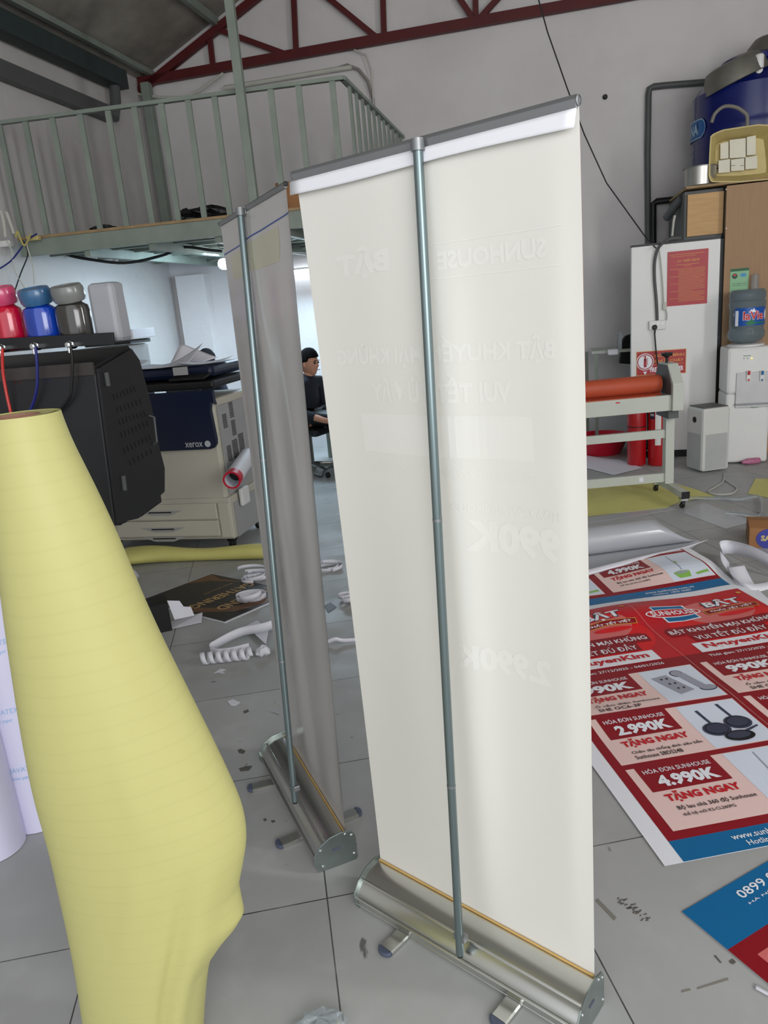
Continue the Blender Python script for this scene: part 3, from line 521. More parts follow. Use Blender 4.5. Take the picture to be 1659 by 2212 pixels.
top.items = [(([(p[0], min(p[1], .64)) for p in vs], fs, mi, ly)) for vs, fs, mi, ly in top.items if min(p[1] for p in vs) < .63]
F2.place(.055, 1.655, top); F2.place(.655, 1.655, top)
F2.to(b, SF, off=.0006, cut=((0, 1.30, 26), (0, Vmax, 76)))
fa = fl(1240, 1250, .028); fb = fl(1480, 1186, .05); fe = fl(1537, 1163, .03)
o = build('printed_banner_sheet', b, PRINTS, org=O1); bm = bmesh.new(); bm.from_mesh(o.data); cn = (fb-fa).cross(UZ).normalized(); cn = cn if cn.y > 0 else -cn
bmesh.ops.bisect_plane(bm, geom=bm.verts[:]+bm.edges[:]+bm.faces[:], plane_co=fa-O1+cn*.004, plane_no=cn, clear_outer=True); bm.to_mesh(o.data); bm.free()
tag(o, 'large printed red promotional vinyl sheet spread wavily over the floor, right', 'banner')
# second print, lower right
O2 = V((.645, 1.486, .0)); a2 = math.radians(25.8); U2_ = V((math.cos(a2), math.sin(a2), 0)); V2_ = V((-math.sin(a2), math.cos(a2), 0))
def SG(u_, v_, h=0.): return O2+U2_*u_-V2_*v_+UZ*(.003+h)
b = B(); b.grid(SG, 10, 10, 3, (0, .75), (0, .8)); g = Art(); g.rect(0, 0, .75, .132, BLU, 1); g.rect(0, .132, .75, .8, DRED, 1); g.rect(.045, .175, .7, .8, GLOW, 2); g.rect(.06, .19, .7, .8, PHOTO, 3)
b2 = B(); g.to(b, lambda u_, v_, h: SG(u_, v_, h), off=.0004)
g = Art(); g.text('0899 070 489', .155, .0, .42, .026, WHT, 4, .012); g.text('HÀ NỘI - HỒ CHÍ MINH', .155, -.022, .45, -.010, WHT, 4, .006); g.to(b, lambda u_, v_, h: SG(u_, .052-v_, h), off=.0004)
tag(build('printed_banner_sheet', b, PRINTS, org=O2), 'blue and red printed sheet lying in the lower right corner', 'banner')
# the sheet end turned up: white underside, and the grey film curling beyond it
def edge(s_): return fa*(1-s_/.82)+fb*(s_/.82) if s_ < .82 else fb*(1-(s_-.82)/.18)+fe*((s_-.82)/.18)
b = B(); b.grid(lambda s_, t_: edge(s_)+UZ*(.018*t_*(1-s_**3))+VV*(.035*t_*t_*(1-s_**3)), 24, 4)
tag(build('folded_sheet_edge', b, WPAP, smooth=True, solid=.0008), 'white underside of a sheet edge turned up along the far end of the printed sheet', 'paper')
ra_ = fl(1235, 1205, .0); rb_ = fl(1425, 1180, .0); axr = (rb_-ra_).normalized(); pr_ = V((-axr.y, axr.x, 0)); L_ = (rb_-ra_).length; b = B()
def curl(s_, t_):
    ang = -.35*math.pi+t_*1.2*math.pi; R_ = .08; return ra_-axr*.5+axr*(s_*(L_+.47)+s_*.26*max(0, 1-t_/.62)**1.6)+pr_*(-R_*math.cos(ang)*1.1)+UZ*(.09+R_*math.sin(ang))
b.grid(curl, 20, 24)
def lower(s_, t_): a = curl(s_, 0); e_ = edge(s_*.8)-UZ*.004; return a*(1-t_)+e_*t_+UZ*(-.02*math.sin(t_*math.pi))
b.grid(lower, 20, 10)
tag(build('curled_film_sheet', b, GPAP, smooth=True, solid=.0008), 'pale grey film sheet curled into a half roll beyond the printed sheet', 'sheet')
def ribbon(pts, w_, m_, nm, lab, cat='strip', wdir=UZ, tw=0, n=8, group=None):
    P = [V(p) for p in pts]; Q = []
    for i in range(len(P)-1):
        a, b_, c_, d_ = P[max(i-1, 0)], P[i], P[i+1], P[min(i+2, len(P)-1)]
        for k in range(n):
            t = k/n; Q.append(.5*((2*b_)+(c_-a)*t+(2*a-5*b_+4*c_-d_)*t*t+(3*b_-a-3*c_+d_)*t**3))
    Q.append(P[-1]); q = B(); wd = V(wdir).normalized()
    def f(a_, v_):
        i = min(int(round(v_*(len(Q)-1))), len(Q)-1); return Q[i]+wd*(a_*w_)
    q.grid(f, 2, len(Q)-1); o = build(nm, q, m_, smooth=True, solid=.0006); return tag(o, lab, cat, group)
ribbon([fl(1560, 1190, .09), fl(1555, 1170, .1), fl(1580, 1168, .1), fl(1625, 1180, .12), fl(1675, 1205, .1), fl(1720, 1220, .09)], .075, WPAP, 'paper_strip', 'upper loop of the white strip curling up right of the printed sheet', wdir=(.15, -.3, -1))
ribbon([fl(1556, 1190, .09), fl(1560, 1215, .07), fl(1590, 1250, .04), fl(1625, 1262, .03), fl(1680, 1252, .02)], .075, WPAP, 'paper_strip', 'lower loop of the white strip curling beside the printed sheet', wdir=(.3, -.5, -.55))
ribbon([fl(1572, 1225, .05), fl(1590, 1262, .012), fl(1612, 1290, .006), fl(1660, 1330, .005)], .09, WPAP, 'paper_strip', 'white edge strip lying along the right side of the printed sheet', wdir=(1, .1, .0))
ribbon([fl(1632, 2136, .004), fl(1680, 2162, .004)], .012, WPAP, 'paper_strip', 'thin white strip at the bottom right corner of the floor', wdir=(.4, 1, 0))
# carton at the right edge
p = fl(1617, 1183); ax2 = math.radians(-23); X_ = V((math.cos(ax2), math.sin(ax2), 0)); Y_ = V((-math.sin(ax2), math.cos(ax2), 0)); cz = .115
t = thing('cardboard_carton', p+X_*.2+Y_*.12, 'small brown carton with a blue oval mark at the right edge', 'box')
b = B(); b.box(p+X_*.2+Y_*.12+UZ*cz/2, (.4, .24, cz), (X_, Y_, UZ)); build('body', b, CARD, t, bevel=.003)
b = B(); b.prism([p+UZ*cz+Y_*.0, p+X_*.4+UZ*cz, p+X_*.4+Y_*.09+UZ*(cz+.02), p+Y_*.09+UZ*(cz+.02)], UZ*.003); build('flap', b, CARD, t)
g = Art(); g.disc(.12, .065, .085, .075, 0, 1); g.text('SAIGON', .06, .05, .22, .09, 1, 2, .05); b = B(); g.to(b, lambda u_, v_, h: p+X_*u_+UZ*(v_*.85)-Y_*(.001+h)); build('printed_mark', b, [mat('print_indigo', (60, 66, 150)), CREAM], t)
# ------------------------------------------------------------------ yellow paper roll, lower left
YY = 1.2
prof = [(-62, 18, 905), (-30, 205, 1090)]
rows = [(1.384, -52, 106), (1.37, -51, 111), (1.2, -26, 215), (1.0, 4, 315), (.85, 32, 395), (.7, 66, 470), (.57, 103, 528), (.5, 116, 517), (.434, 129, 500), (.37, 141, 484), (.27, 160, 458), (.15, 178, 440), (.0, 203, 428)]
BUMP = [(.62, 0), (.567, 3), (.5, 8), (.434, 15), (.40, 34), (.37, 52), (.345, 44), (.32, 26), (.27, 0)]
def pxx(px, z):                                   # x at depth YY where the picture column px meets height z
    lo, hi = 600, 3200
    for _ in range(40):
        md = (lo+hi)/2
        if at(px, md, YY).z > z: lo = md
        else: hi = md
    return at(px, lo, YY).x
RW = [(z, pxx(a, z), pxx(c, z)) for z, a, c in rows]
def rowat(z):
    for i in range(len(RW)-1):
        z1, a1, c1_ = RW[i]; z2, a2_, c2 = RW[i+1]
        if z2 <= z <= z1+1e-9: t = (z1-z)/(z1-z2); t = t; return a1+(a2_-a1)*t, c1_+(c2-c1_)*t
    return RW[-1][1:]
RSM = []
def rs(z):
    ws = 0; A_ = C_ = 0
    for k in range(-3, 4):
        zz = min(1.384, max(0, z+k*.018)); a, c = rowat(zz); A_ += a; C_ += c; ws += 1
    return A_/ws, C_/ws
yr = thing('paper_roll', (-.62, YY+.05, 0), 'big roll of yellow backing paper standing on end, loosened towards its foot', 'paper roll')
def bump(z):
    for (z1, b1), (z2, b2_) in zip(BUMP, BUMP[1:]):
        if z2 <= z <= z1: return (b1+(b2_-b1)*(z1-z)/(z1-z2))*.00078
    return 0
def yroll(a_, v_):
    z = 1.384*(1-v_); xl, xr = rs(z); cx = (xl+xr)/2; R_ = (xr-xl)/2; th = 2*math.pi*a_; e = min(1, R_/.12)
    ry = R_*(1-.38*max(0, (R_-.06)/.13))
    wob = .006*math.sin(3*th+v_*5)*v_+.004*math.sin(v_*14+th*2)*v_
    k = min(1, max(0, (.56-z)/.2)); wob -= .012*k*math.exp(-((th-5.25+.25*(.5-z))/.10)**2)-.006*k*math.exp(-((th-5.5+.25*(.5-z))/.16)**2)
    wob += .004*math.exp(-((th-5.0-.5*(z-.75))/.16)**2)*math.exp(-((z-.72)/.12)**2)+.003*math.exp(-((th-4.7-.6*(z-.5))/.14)**2)*math.exp(-((z-.5)/.1)**2)
    fin = bump(z)*max(0, math.cos(th+.12))**5
    return V((cx+(R_+wob)*math.cos(th)+fin, YY+.03+(ry+wob)*math.sin(th), z+.001))
q = B(); q.grid(yroll, 150, 190); build('wound_paper', q, YEL, yr, smooth=True)
a0, c0_ = rs(1.384); cx = (a0+c0_)/2; R_ = (c0_-a0)/2
q = B(); q.grid(lambda a_, v_: V((cx-.01+(R_*(1-v_)+.038*v_)*math.cos(2*math.pi*a_), YY+.03+(R_*(1-v_)+.038*v_)*math.sin(2*math.pi*a_), 1.3845-.002*v_)), 48, 3); build('roll_end', q, YEL, yr, smooth=True)
q = B(); q.lathe((cx-.01, YY+.03, 1.2), [(.038, 0), (.038, .184), (.034, .184), (.034, .0)], 40); build('core_tube', q, KRAFT, yr, smooth=True)
# white rolls with pale blue print behind it
BPR = mat('pale_blue_print', (150, 186, 226), .5, var=.02); 
def wroll(c, r, h_, lab, lettering):
    t = thing('white_paper_roll', c, lab, 'paper roll'); q = B(); q.lathe(V(c)+UZ*.002, [(r, 0), (r, h_), (.04, h_), (.04, h_-.1)], 48); build('wound_paper', q, LILAC, t, smooth=True)
    g = Art()
    for k, (th, z) in enumerate(lettering):
        g.text('@AVATEX', th, z, th+.9, z+.022, 0, 1, .0); g.text('photo paper', th+.1, z-.025, th+.7, z-.01, 0, 1, .0)
    q = B(); g.to(q, lambda u_, v_, h: V(c)+V((math.cos(u_)*(r+.0006), math.sin(u_)*(r+.0006), v_))); build('back_print', q, BPR, t)
e1 = fl(-30, 1872); wroll(V((e1.x-.01, e1.y+.085, 0)), .085, 1.02, 'white paper roll with pale blue print, leftmost of two on the floor', [(4.2, .35), (4.5, .62), (4.1, .85)])
e2 = fl(78, 1800); wroll(V((e2.x-.02, e2.y+.10, 0)), .105, 1.05, 'white paper roll with pale blue print, tucked against the yellow roll', [(4.5, .22), (4.35, .42), (4.6, .64), (4.4, .85)])
q = B(); p = fl(-10, 1560); q.grid(lambda s_, t_: V((-1.62+s_*.32, 2.32+.12*math.sin(s_*3+.4), .05+t_*1.12))+V((0, .05*t_, 0)), 10, 8); tag(build('yellow_paper_sheet', q, YELB, smooth=True, solid=.001), 'yellow paper sheet leaning behind the white rolls at the left edge', 'paper')
# ------------------------------------------------------------------ big printer with ink jars, left
K0 = at(203, 790, 3.1); K0 = V((K0.x, K0.y, 0)); PX, PY = BX, BY
def sd(px, py): return onp(px, py, K0, BX)                # on its end panel
def ff(px, py, off=0.): return onp(px, py, K0-BY*off, BY)  # on its front
poly = [(203, 790), (278, 746), (296, 772), (322, 870), (340, 965), (352, 1012), (352, 1064), (343, 1072), (345, 1087), (300, 1120), (274, 1126), (262, 1135), (248, 1135)]
pr = thing('large_format_printer', V((K0.x, K0.y, 0)), 'large black format printer with ink jars along its top, at the left', 'printer')
pts = [sd(*p) for p in poly]; b = B(); b.prism(pts, -BX*1.5); build('body', b, BLACK, pr, bevel=.004)
b = B(); cc_ = sum(pts, V((0, 0, 0)))/len(pts); b.prism([cc_+(p-cc_)*.97+BX*.001 for p in pts], BX*.012); 
vt = [(240, 858, 284, 840, 7), (247, 886, 297, 868, 7), (252, 912, 306, 893, 8), (256, 940, 312, 915, 8), (262, 973, 318, 945, 8), (275, 1000, 320, 975, 6)]
for x0_, y0_, x1_, y1_, n_ in vt:
    for k in range(n_):
        c = sd(x0_+(x1_-x0_)*k/(n_-1), y0_+(y1_-y0_)*k/(n_-1))+BX*.0135; b.box(c, (.002, .005, .026), (BX, BY, (UZ+BY*-.25).normalized()), 1)
sp = build('end_panel', b, [BLACK, SLOT], pr)
b = B(); b.tube([sd(316, 898)+BX*.014, sd(318, 902)+BX*.035, sd(324, 955)+BX*.035, sd(326, 960)+BX*.014], .005, 8); build('handle', b, DGREY, sp, smooth=True)
for a, c in (((221, 805), (226, 835)), ((258, 1028), (262, 1060))): b = B(); b.bar(sd(*a)+BX*.018, sd(*c)+BX*.018, .012, .018); build('hinge', b, DGREY, sp, bevel=.002)
zlow = pts[-1].z
for s_ in (-.55, -1.35):
    b = B(); b.box(K0+BX*s_+BY*.22+UZ*(zlow/2+.04), (.07, .08, zlow-.06), BAX); lg = build('stand_leg', b, BLACK, pr, bevel=.004)
    b = B(); b.box(K0+BX*s_+BY*.22+UZ*.06, (.08, .6, .05), BAX); build('stand_foot', b, BLACK, lg, bevel=.004)
    for t_ in (-.04, .48): b = B(); b.lathe(K0+BX*(s_-.012)+BY*t_+UZ*.02, [(.018, 0), (.02, .003), (.02, .02), (.018, .023)], 14, ax=(BY, UZ, BX)); build('stand_wheel', b, BLACKP, lg, smooth=True)
# front ledge and drips, screws
g0 = ff(0, 798); g1 = ff(203, 790); b = B(); b.bar(g1+UZ*-.01-BY*.004, g1-BX*1.5+UZ*-.01-BY*.004, .012, .05, up=(0, 0, 1)); build('top_lip', b, mat('brown_black', (58, 54, 52), .4, var=.2, scale=12), pr)
for px, py in ((161, 948), (208, 946)): b = B(); b.lathe(ff(px, py, .002), [(.012, 0), (.012, .012), (.006, .02)], 14, ax=(BX, UZ, -BY)); build('knob', b, CHROME, pr, smooth=True)
g = Art()
random.seed(5)
drips = {0: [(30, 300), (42, 280)], 1: [(95, 260), (106, 210)], 2: [(165, 150), (172, 180), (150, 120)]}
DR = [mat('drip_red', (70, 20, 20), .4), mat('drip_blue', (26, 30, 70), .4), mat('drip_dark', (46, 42, 38), .4)]
b = B()
for k, L0 in drips.items():
    for x, ln in L0: b.bar(ff(x, 800, .004), ff(x+ln*.1, 800+ln, .004), .002, .006, up=BX, mi=k)
build('ink_drips', b, DR, pr)
# jar tray
ja = ff(243, 735, -.06); b = B(); tz = ff(100, 790).z; tzt = ff(243, 722, -.0).z
b.prism([ff(-200, 765)+UZ*0, ff(246, 745), ff(243, 718), ff(-200, 742)], BY*.012); b.box(ff(100, 752)+BY*.10-BX*.2, (1.1, .2, .006), BAX); build('jar_tray', b, BLACK, pr, bevel=.002)
# jars
jarz = ff(150, 752).z
def inkjar(px, base_y, top_y, body, capm, lab, tubem, path, rr=.078):
    c = ff(px, base_y, -.0)+BY*.07; c.z = jarz+.004; h = (ff(px, top_y).z-jarz)
    t = thing('ink_jar', c, lab, 'ink jar', None); X2 = (BX, BY, UZ); tilt = V((.0, 0, 1)); q = B(); R2 = rr
    q.lathe(c, [(R2*.93, .0), (R2, .012), (R2, h*.58), (R2*.93, h*.66), (R2*.66, h*.71), (R2*.64, h*.76)], 24, ax=(BX*.95, BY*.75, UZ)); build('jar_body', q, body, t, smooth=True)
    q = B(); ct = V((-.06, -.22, 1)).normalized(); q.lathe(c+UZ*h*.735, [(R2*.80, 0), (R2*.88, .012), (R2*.88, h*.2), (R2*.8, h*.26), (R2*.62, h*.265), (R2*.6, h*.25)], 14, ax=(BX, ct.cross(BX)*.85, ct)); build('cap', q, capm, t, smooth=True)
    v = ff(path[0][0], path[0][1], .02); q = B(); q.lathe(v+UZ*.0, [(.017, -.03), (.017, .0), (.013, .002), (.013, .02), (.008, .022)], 6, ax=(UZ, BX, -BY)); q.tube([v-BY*.012, v-BY*.012-UZ*.03], .007, 8); build('valve', q, CHROME, t, smooth=True)
    P = [ff(x, y, .034) for x, y in path]; Q = []
    for i in range(len(P)-1):
        a, b_, c_, d_ = P[max(i-1, 0)], P[i], P[i+1], P[min(i+2, len(P)-1)]
        for k in range(6): s_ = k/6; Q.append(.5*((2*b_)+(c_-a)*s_+(2*a-5*b_+4*c_-d_)*s_*s_+(3*b_-a-3*c_+d_)*s_**3))
    Q.append(P[-1]); q = B(); q.tube(Q, .0065, 8); build('ink_tube', q, tubem, t, smooth=True)
inkjar(5, 765, 618, JAR('red', (190, 14, 50)), mat('pink_cap', (200, 70, 110), .25, coat=.5, var=.1, scale=20), 'ink jar with red ink and a pink cap at the left edge', REDT, [(5, 752), (6, 800), (14, 850), (24, 895), (30, 930)])
inkjar(80, 762, 620, JAR('blue', (16, 62, 170)), mat('blue_cap', (52, 98, 140), .3, coat=.5, var=.2, scale=20), 'ink jar with blue ink and a stained blue cap, middle of the row', BLUET, [(76, 748), (80, 790), (79, 840), (68, 880), (55, 900)])
inkjar(150, 758, 614, JAR('black', (52, 50, 46)), mat('grey_cap', (120, 122, 120), .3, coat=.5, var=.15, scale=20), 'ink jar streaked with black ink under a grey cap', CABLEK, [(152, 745), (156, 780), (154, 840), (148, 862), (125, 890), (110, 903)])
c = ff(205, 700)+BY*.12; b = B(); b.box(V((c.x, c.y, jarz+.125)), (.12, .1, .24), BAX); tag(build('plastic_canister', b, mat('milky_plastic', (176, 178, 184), .4, trans=.2), bevel=.02), 'milky grey plastic canister at the end of the ink jar row', 'container')
# ------------------------------------------------------------------ copier
X0 = fl(512, 1192); XN = BY
def xf(px, py, off=0.): return onp(px, py, X0-BY*off, BY)
def xs(px, py, off=0.): return onp(px, py, X0+BX*off, BX)
xr = thing('copier', V((X0.x-.45, X0.y, 0)), 'tall beige office copier with navy door and three paper drawers', 'copier')
zt = xf(474, 862).z; W_ = 1.02; D_ = .62
zd = xf(300, 1090).z
b = B(); b.box(X0-BX*W_/2+BY*D_/2+UZ*(zd/2+.06), (W_, D_, zd-.06), BAX); build('drawer_cabinet', b, BEIGE, xr, bevel=.01)
b = B(); q1 = X0-BX*(W_/2)+BY*D_/2; b.box(q1+UZ*((zd+zt)/2+.004)-BX*.008, (W_-.03, D_-.03, zt-zd-.008), BAX); build('body', b, BEIGE, xr, bevel=.02)
# side panel, grey, with vents
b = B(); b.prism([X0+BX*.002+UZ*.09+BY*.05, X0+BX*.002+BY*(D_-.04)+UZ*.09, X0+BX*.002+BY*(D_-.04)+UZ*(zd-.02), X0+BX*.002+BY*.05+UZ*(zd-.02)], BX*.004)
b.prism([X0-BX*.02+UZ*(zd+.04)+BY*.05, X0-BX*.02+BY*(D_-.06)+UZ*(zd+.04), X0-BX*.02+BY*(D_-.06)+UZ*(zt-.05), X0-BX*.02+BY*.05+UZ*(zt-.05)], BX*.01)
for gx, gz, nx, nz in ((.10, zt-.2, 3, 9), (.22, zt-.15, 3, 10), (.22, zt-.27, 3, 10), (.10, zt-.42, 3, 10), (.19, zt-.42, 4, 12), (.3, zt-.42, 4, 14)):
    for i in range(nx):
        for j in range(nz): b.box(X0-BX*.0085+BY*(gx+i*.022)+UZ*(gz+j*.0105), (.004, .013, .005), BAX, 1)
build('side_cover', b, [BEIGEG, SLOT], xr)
# drawers
rowsD = [(1088, 1128), (1128, 1162), (1163, 1197)]
zz = [xf(300, 1089).z, xf(300, 1125).z, xf(300, 1160.5).z, .10]
xl = xf(257, 1161).dot(BX)-X0.dot(BX); xrr = xf(474, 1120).dot(BX)-X0.dot(BX)
for k in range(3):
    z1, z0_ = zz[k]-.004, zz[k+1]+.004; b = B(); c = X0+BX*((xl+xrr)/2)+UZ*((z0_+z1)/2)-BY*.008; b.box(c, (xrr-xl-.006, .02, z1-z0_), BAX); dr = build('drawer', b, BEIGE, xr, bevel=.006)
    b = B(); b.box(c-BY*.011+UZ*.0-BX*.03, (.17, .004, .008), BAX); build('grip_slot', b, SLOT, dr)
    b = B(); b.prism([c-BY*.0105-BX*.2+UZ*.012, c-BY*.0105+BX*.14+UZ*.012, c-BY*.0105+BX*.04-UZ*.022, c-BY*.0105-BX*.1-UZ*.022], -BY*.001); build('grip_recess', b, BEIGEG, dr)
b = B(); b.box(X0+BX*(xrr/2)+UZ*((zz[0]+.1)/2)-BY*.006, (-xrr-.012, .016, zz[0]-.11), BAX); build('drawer_side_cover', b, BEIGE, xr, bevel=.006)
# navy door with rounded corner, joined to the dark scanner head
dl = -W_+.03; dtop = zt+.06; c1_ = xf(468, 972); dz0 = xf(466, 969).z; dxr = xf(466, 930).dot(BX)-X0.dot(BX)
pp = [(dl, dz0), (dxr-.05, dz0), (dxr-.02, dz0+.008), (dxr-.004, dz0+.03), (dxr, dz0+.06), (dxr-.01, dz0+.25), (dxr+.0, dz0+.3), (dxr+.03, zt-.035), (.0, zt-.0), (.0, dtop), (dl, dtop)]
b = B(); b.prism([X0+BX*x+UZ*z-BY*.012 for x, z in pp], BY*.03); nd = build('front_door', b, NAVY, xr, bevel=.004)
g = Art(); g.text('xerox', 0, 0, .125, .032, 0, 1, .012); g.disc(.16, .018, .021, .021, 0, 1); lp = xf(403, 966)-BY*.014; b = B(); g.to(b, lambda u_, v_, h: lp+BX*u_+UZ*v_-BY*h); build('door_emblem', b, mat('silver_print', (200, 204, 208), .3, .4), nd)
zh = xf(330, 800).z
b = B(); b.box(X0-BX*(W_/2)+BY*(D_/2)+UZ*(dtop+.035), (W_+.02, D_+.02, .05), BAX); build('scanner_bed', b, BLACKP, xr, bevel=.015)
b = B(); b.box(X0-BX*(W_/2-.02)+BY*(D_/2+.04)+UZ*((dtop+.07+zh)/2), (W_-.1, D_-.1, zh-dtop-.07), BAX); build('document_feeder', b, NAVY, xr, bevel=.03)
b = B(); b.prism([X0-BX*.30+UZ*(dtop+.07)-BY*.0, X0-BX*.04+UZ*(dtop+.07)-BY*.02, X0-BX*.04+UZ*(dtop+.10)+BY*.12, X0-BX*.30+UZ*(dtop+.10)+BY*.12], UZ*.012); build('control_panel', b, BLACKP, xr, bevel=.004)
b = B(); b.box(xf(385, 803, .0)+BY*.03, (.1, .01, .05), BAX); build('feeder_label', b, BEIGEG, xr)
for dx_, dy_ in ((-.06, .08), (-.06, D_-.08), (-W_+.08, .08), (-W_+.08, D_-.08)):
    b = B(); b.lathe(X0+BX*dx_+BY*dy_+UZ*.035-BX*.012, [(.033, 0), (.035, .004), (.035, .02), (.033, .024)], 18, ax=(BY, UZ, BX)); b.box(X0+BX*dx_+BY*dy_+UZ*.075, (.05, .05, .04), BAX); build('caster', b, BLACKP, xr)
# loose sheets on top of the copier
def paper(c0, w_, d_, yaw, lab, lift=.0, curl=0., m_=WPAP, nm='paper_sheet', cat='paper', group=None, n=10):
    X_ = V((math.cos(yaw), math.sin(yaw), 0)); Y_ = V((-math.sin(yaw), math.cos(yaw), 0)); q = B()
    q.grid(lambda a_, v_: V(c0)+X_*(a_-.5)*w_+Y_*(v_-.5)*d_+UZ*(.001+curl*abs(a_-.5)**2*2+lift*max(0, a_+v_-1.2)**1.4), n, n); return tag(build(nm, q, m_, smooth=True, solid=.0006), lab, cat, group)
tp = X0+UZ*(zh+.002)
paper(tp-BX*.80+BY*.2, .42, .30, .5, 'white sheet drooping over the left end of the copier top', .0, .10)
paper(tp-BX*.42+BY*.22+UZ*.004, .42, .30, -.35, 'white sheet lying in the middle of the copier top', .16, .02)
paper(tp-BX*.14+BY*.25+UZ*.006, .34, .28, .1, 'white sheet near the right end of the copier top', .0, .05)
q = B(); pc_ = tp-BX*.33+BY*.35; q.grid(lambda a_, v_: pc_+BX*(.26*(a_-.5)+.05*v_)+BY*(.1*v_)+UZ*(.01+.13*v_*(1-a_*.9)), 8, 8); tag(build('paper_sheet', q, WPAP, smooth=True, solid=.0006), 'white sheet standing up at one corner on the copier', 'paper')
q = B(); a = at(243, 735, 4.2); q.box(at(255, 724, 6.1)+UZ*.0, (.46, .33, .07), BAX); tag(build('paper_ream', q, WPAP, bevel=.004), 'thick stack of white paper between the ink jars and copier', 'paper stack')
q = B(); q.box(at(255, 740, 6.1), (.40, .30, .03), BAX); tag(build('tray', q, BLACKP), 'thin black tray under the thick white paper stack', 'tray')
q = B(); c = at(245, 785, 6.1); q.box(V((c.x, c.y, c.z)), (.46, .36, .27), BAX); tag(build('printer_box', q, BEIGEG, bevel=.01), 'pale grey machine box behind the black printer, under the paper stack', 'machine')
q = B(); q.box(V((c.x, c.y, (c.z-.137)/2)), (.44, .34, c.z-.137), BAX); tag(build('pedestal', q, BLACKP), 'dark stand carrying the pale grey machine box', 'stand')
# paper roll sticking out at the copier's side
a = xs(500, 1035, .03); d = V((.06, .97, .10)).normalized(); a = at(501, 1037, 4.5); t = thing('film_roll', a, 'red and white printed film roll poking out beside the copier', 'film roll')
sr = d.orthogonal().normalized(); s2 = d.cross(sr); q = B(); q.lathe(a, [(.045, 0), (.055, 0), (.055, .5), (.045, .5), (.045, .002)], 28, ax=(sr, s2, d), cap=False); build('wound_film', q, WPAP, t, smooth=True)
q = B(); q.lathe(a-d*.004, [(.045, 0), (.0565, 0), (.0565, .07), (.045, .07)], 28, ax=(sr, s2, d), cap=False); build('red_end', q, PINK, t, smooth=True)
q = B(); q.lathe(a+d*.12, [(.044, 0), (.044, .004)], 20, ax=(sr, s2, d)); build('hollow_core', q, BLACKP, t)
g = Art(); g.text('Chất liệu', 0, 0, .12, .04, 0, 1, .02); q = B(); vv = V((-.3, -.95, 0)); vv = (vv-d*vv.dot(d)).normalized(); ww = d.cross(vv)
g.to(q, lambda u_, v_, h: a+d*(u_+.1)+(vv*math.cos(v_/.055-.1)-ww*-1*math.sin(v_/.055-.1))*(.0556+h)); build('lettering', q, PRINTS[BLKI], t)
q = B(); q.box(xs(528, 1070, .03)+BY*.0, (.03, .12, .12), BAX); build('holder', q, WHP, t, bevel=.01)
# ------------------------------------------------------------------ desk corner with the two people, under the mezzanine
DZ = .735; d0 = fl(677, 1016); dk = thing('desk', V((d0.x, d0.y, 0)), 'grey steel framed desk behind, between the two banners', 'desk')
DZ = onp(665, 905, d0, BY).z
q = B(); q.box(d0+BX*.75+BY*.3+UZ*(DZ-.012), (1.6, .7, .025), BAX); build('desk_top', q, LAMG, dk, bevel=.003)
for s_, t_ in ((-.0, .0), (1.5, .0), (0, .6), (1.5, .6)): q = B(); q.box(d0+BX*s_+BY*t_+UZ*(DZ-.025)/2, (.035, .035, DZ-.025), BAX); build('leg', q, STEEL, dk)
q = B(); q.bar(d0+UZ*.05, d0+BX*1.5+UZ*.05, .03, .03); build('foot_rail', q, STEEL, dk)
q = B(); q.bar(d0+UZ*(DZ-.08), d0+BX*1.5+UZ*(DZ-.08), .03, .09); build('apron', q, BLACKP, dk)
q = B(); c = onp(682, 862, d0+BY*.2, BY); c.z = DZ+.002+.16
t = thing('desktop_printer', c-UZ*.16, 'black desktop printer on the desk between the banners', 'printer')
q = B(); q.prism([c+BX*x+UZ*z-BY*.15 for x, z in ((-.13, -.16), (.2, -.16), (.2, .12), (-.02, .15), (-.13, .1))], BY*.3); build('body', q, BLACKP, t, bevel=.01)
q = B(); q.prism([c+BX*x+UZ*z-BY*.155 for x, z in ((-.12, .09), (.0, .06), (.06, -.02), (.09, -.02), (.03, .08), (-.08, .11))], BY*.01); build('silver_trim', q, ALUD, t)
q = B(); q.box(c+BX*.09-BY*.16-UZ*.07, (.02, .01, .03), BAX); build('yellow_tag', q, mat('yellow_label', (200, 180, 30), .5), t)
paper(c+UZ*.15+BX*.07, .24, .2, -.1, 'white sheet resting on the black desktop printer', .0, .03)
def spline(P, n=6):
    P = [V(p) for p in P]; Q = []
    for i in range(len(P)-1):
        a, b_, c_, d_ = P[max(i-1, 0)], P[i], P[i+1], P[min(i+2, len(P)-1)]
        for k in range(n): t = k/n; Q.append(.5*((2*b_)+(c_-a)*t+(2*a-5*b_+4*c_-d_)*t*t+(3*b_-a-3*c_+d_)*t**3))
    return Q+[P[-1]]
def skinned(name, nodes, edges, m_, parent, o):
    me = bpy.data.meshes.new(name); me.from_pydata([V(n[0])-ORG[parent.name] for n in nodes], edges, []); ob = bpy.data.objects.new(name, me); sc.collection.objects.link(ob); ob.parent = parent; ORG[ob.name] = ORG[parent.name]
    md = ob.modifiers.new('skin', 'SKIN'); md.use_smooth_shade = True; sv = me.skin_vertices[0].data if me.skin_vertices else None
    if sv is None:
        bm = bmesh.new(); bm.from_mesh(me); bm.verts.layers.skin.verify(); bm.to_mesh(me); bm.free(); sv = me.skin_vertices[0].data
    for i, n in enumerate(nodes): sv[i].radius = n[1] if isinstance(n[1], tuple) else (n[1], n[1]); sv[i].use_root = (i == 0)
    ob.modifiers.new('sub', 'SUBSURF').render_levels = 2; ob.modifiers['sub'].levels = 2; me.materials.append(m_); return ob
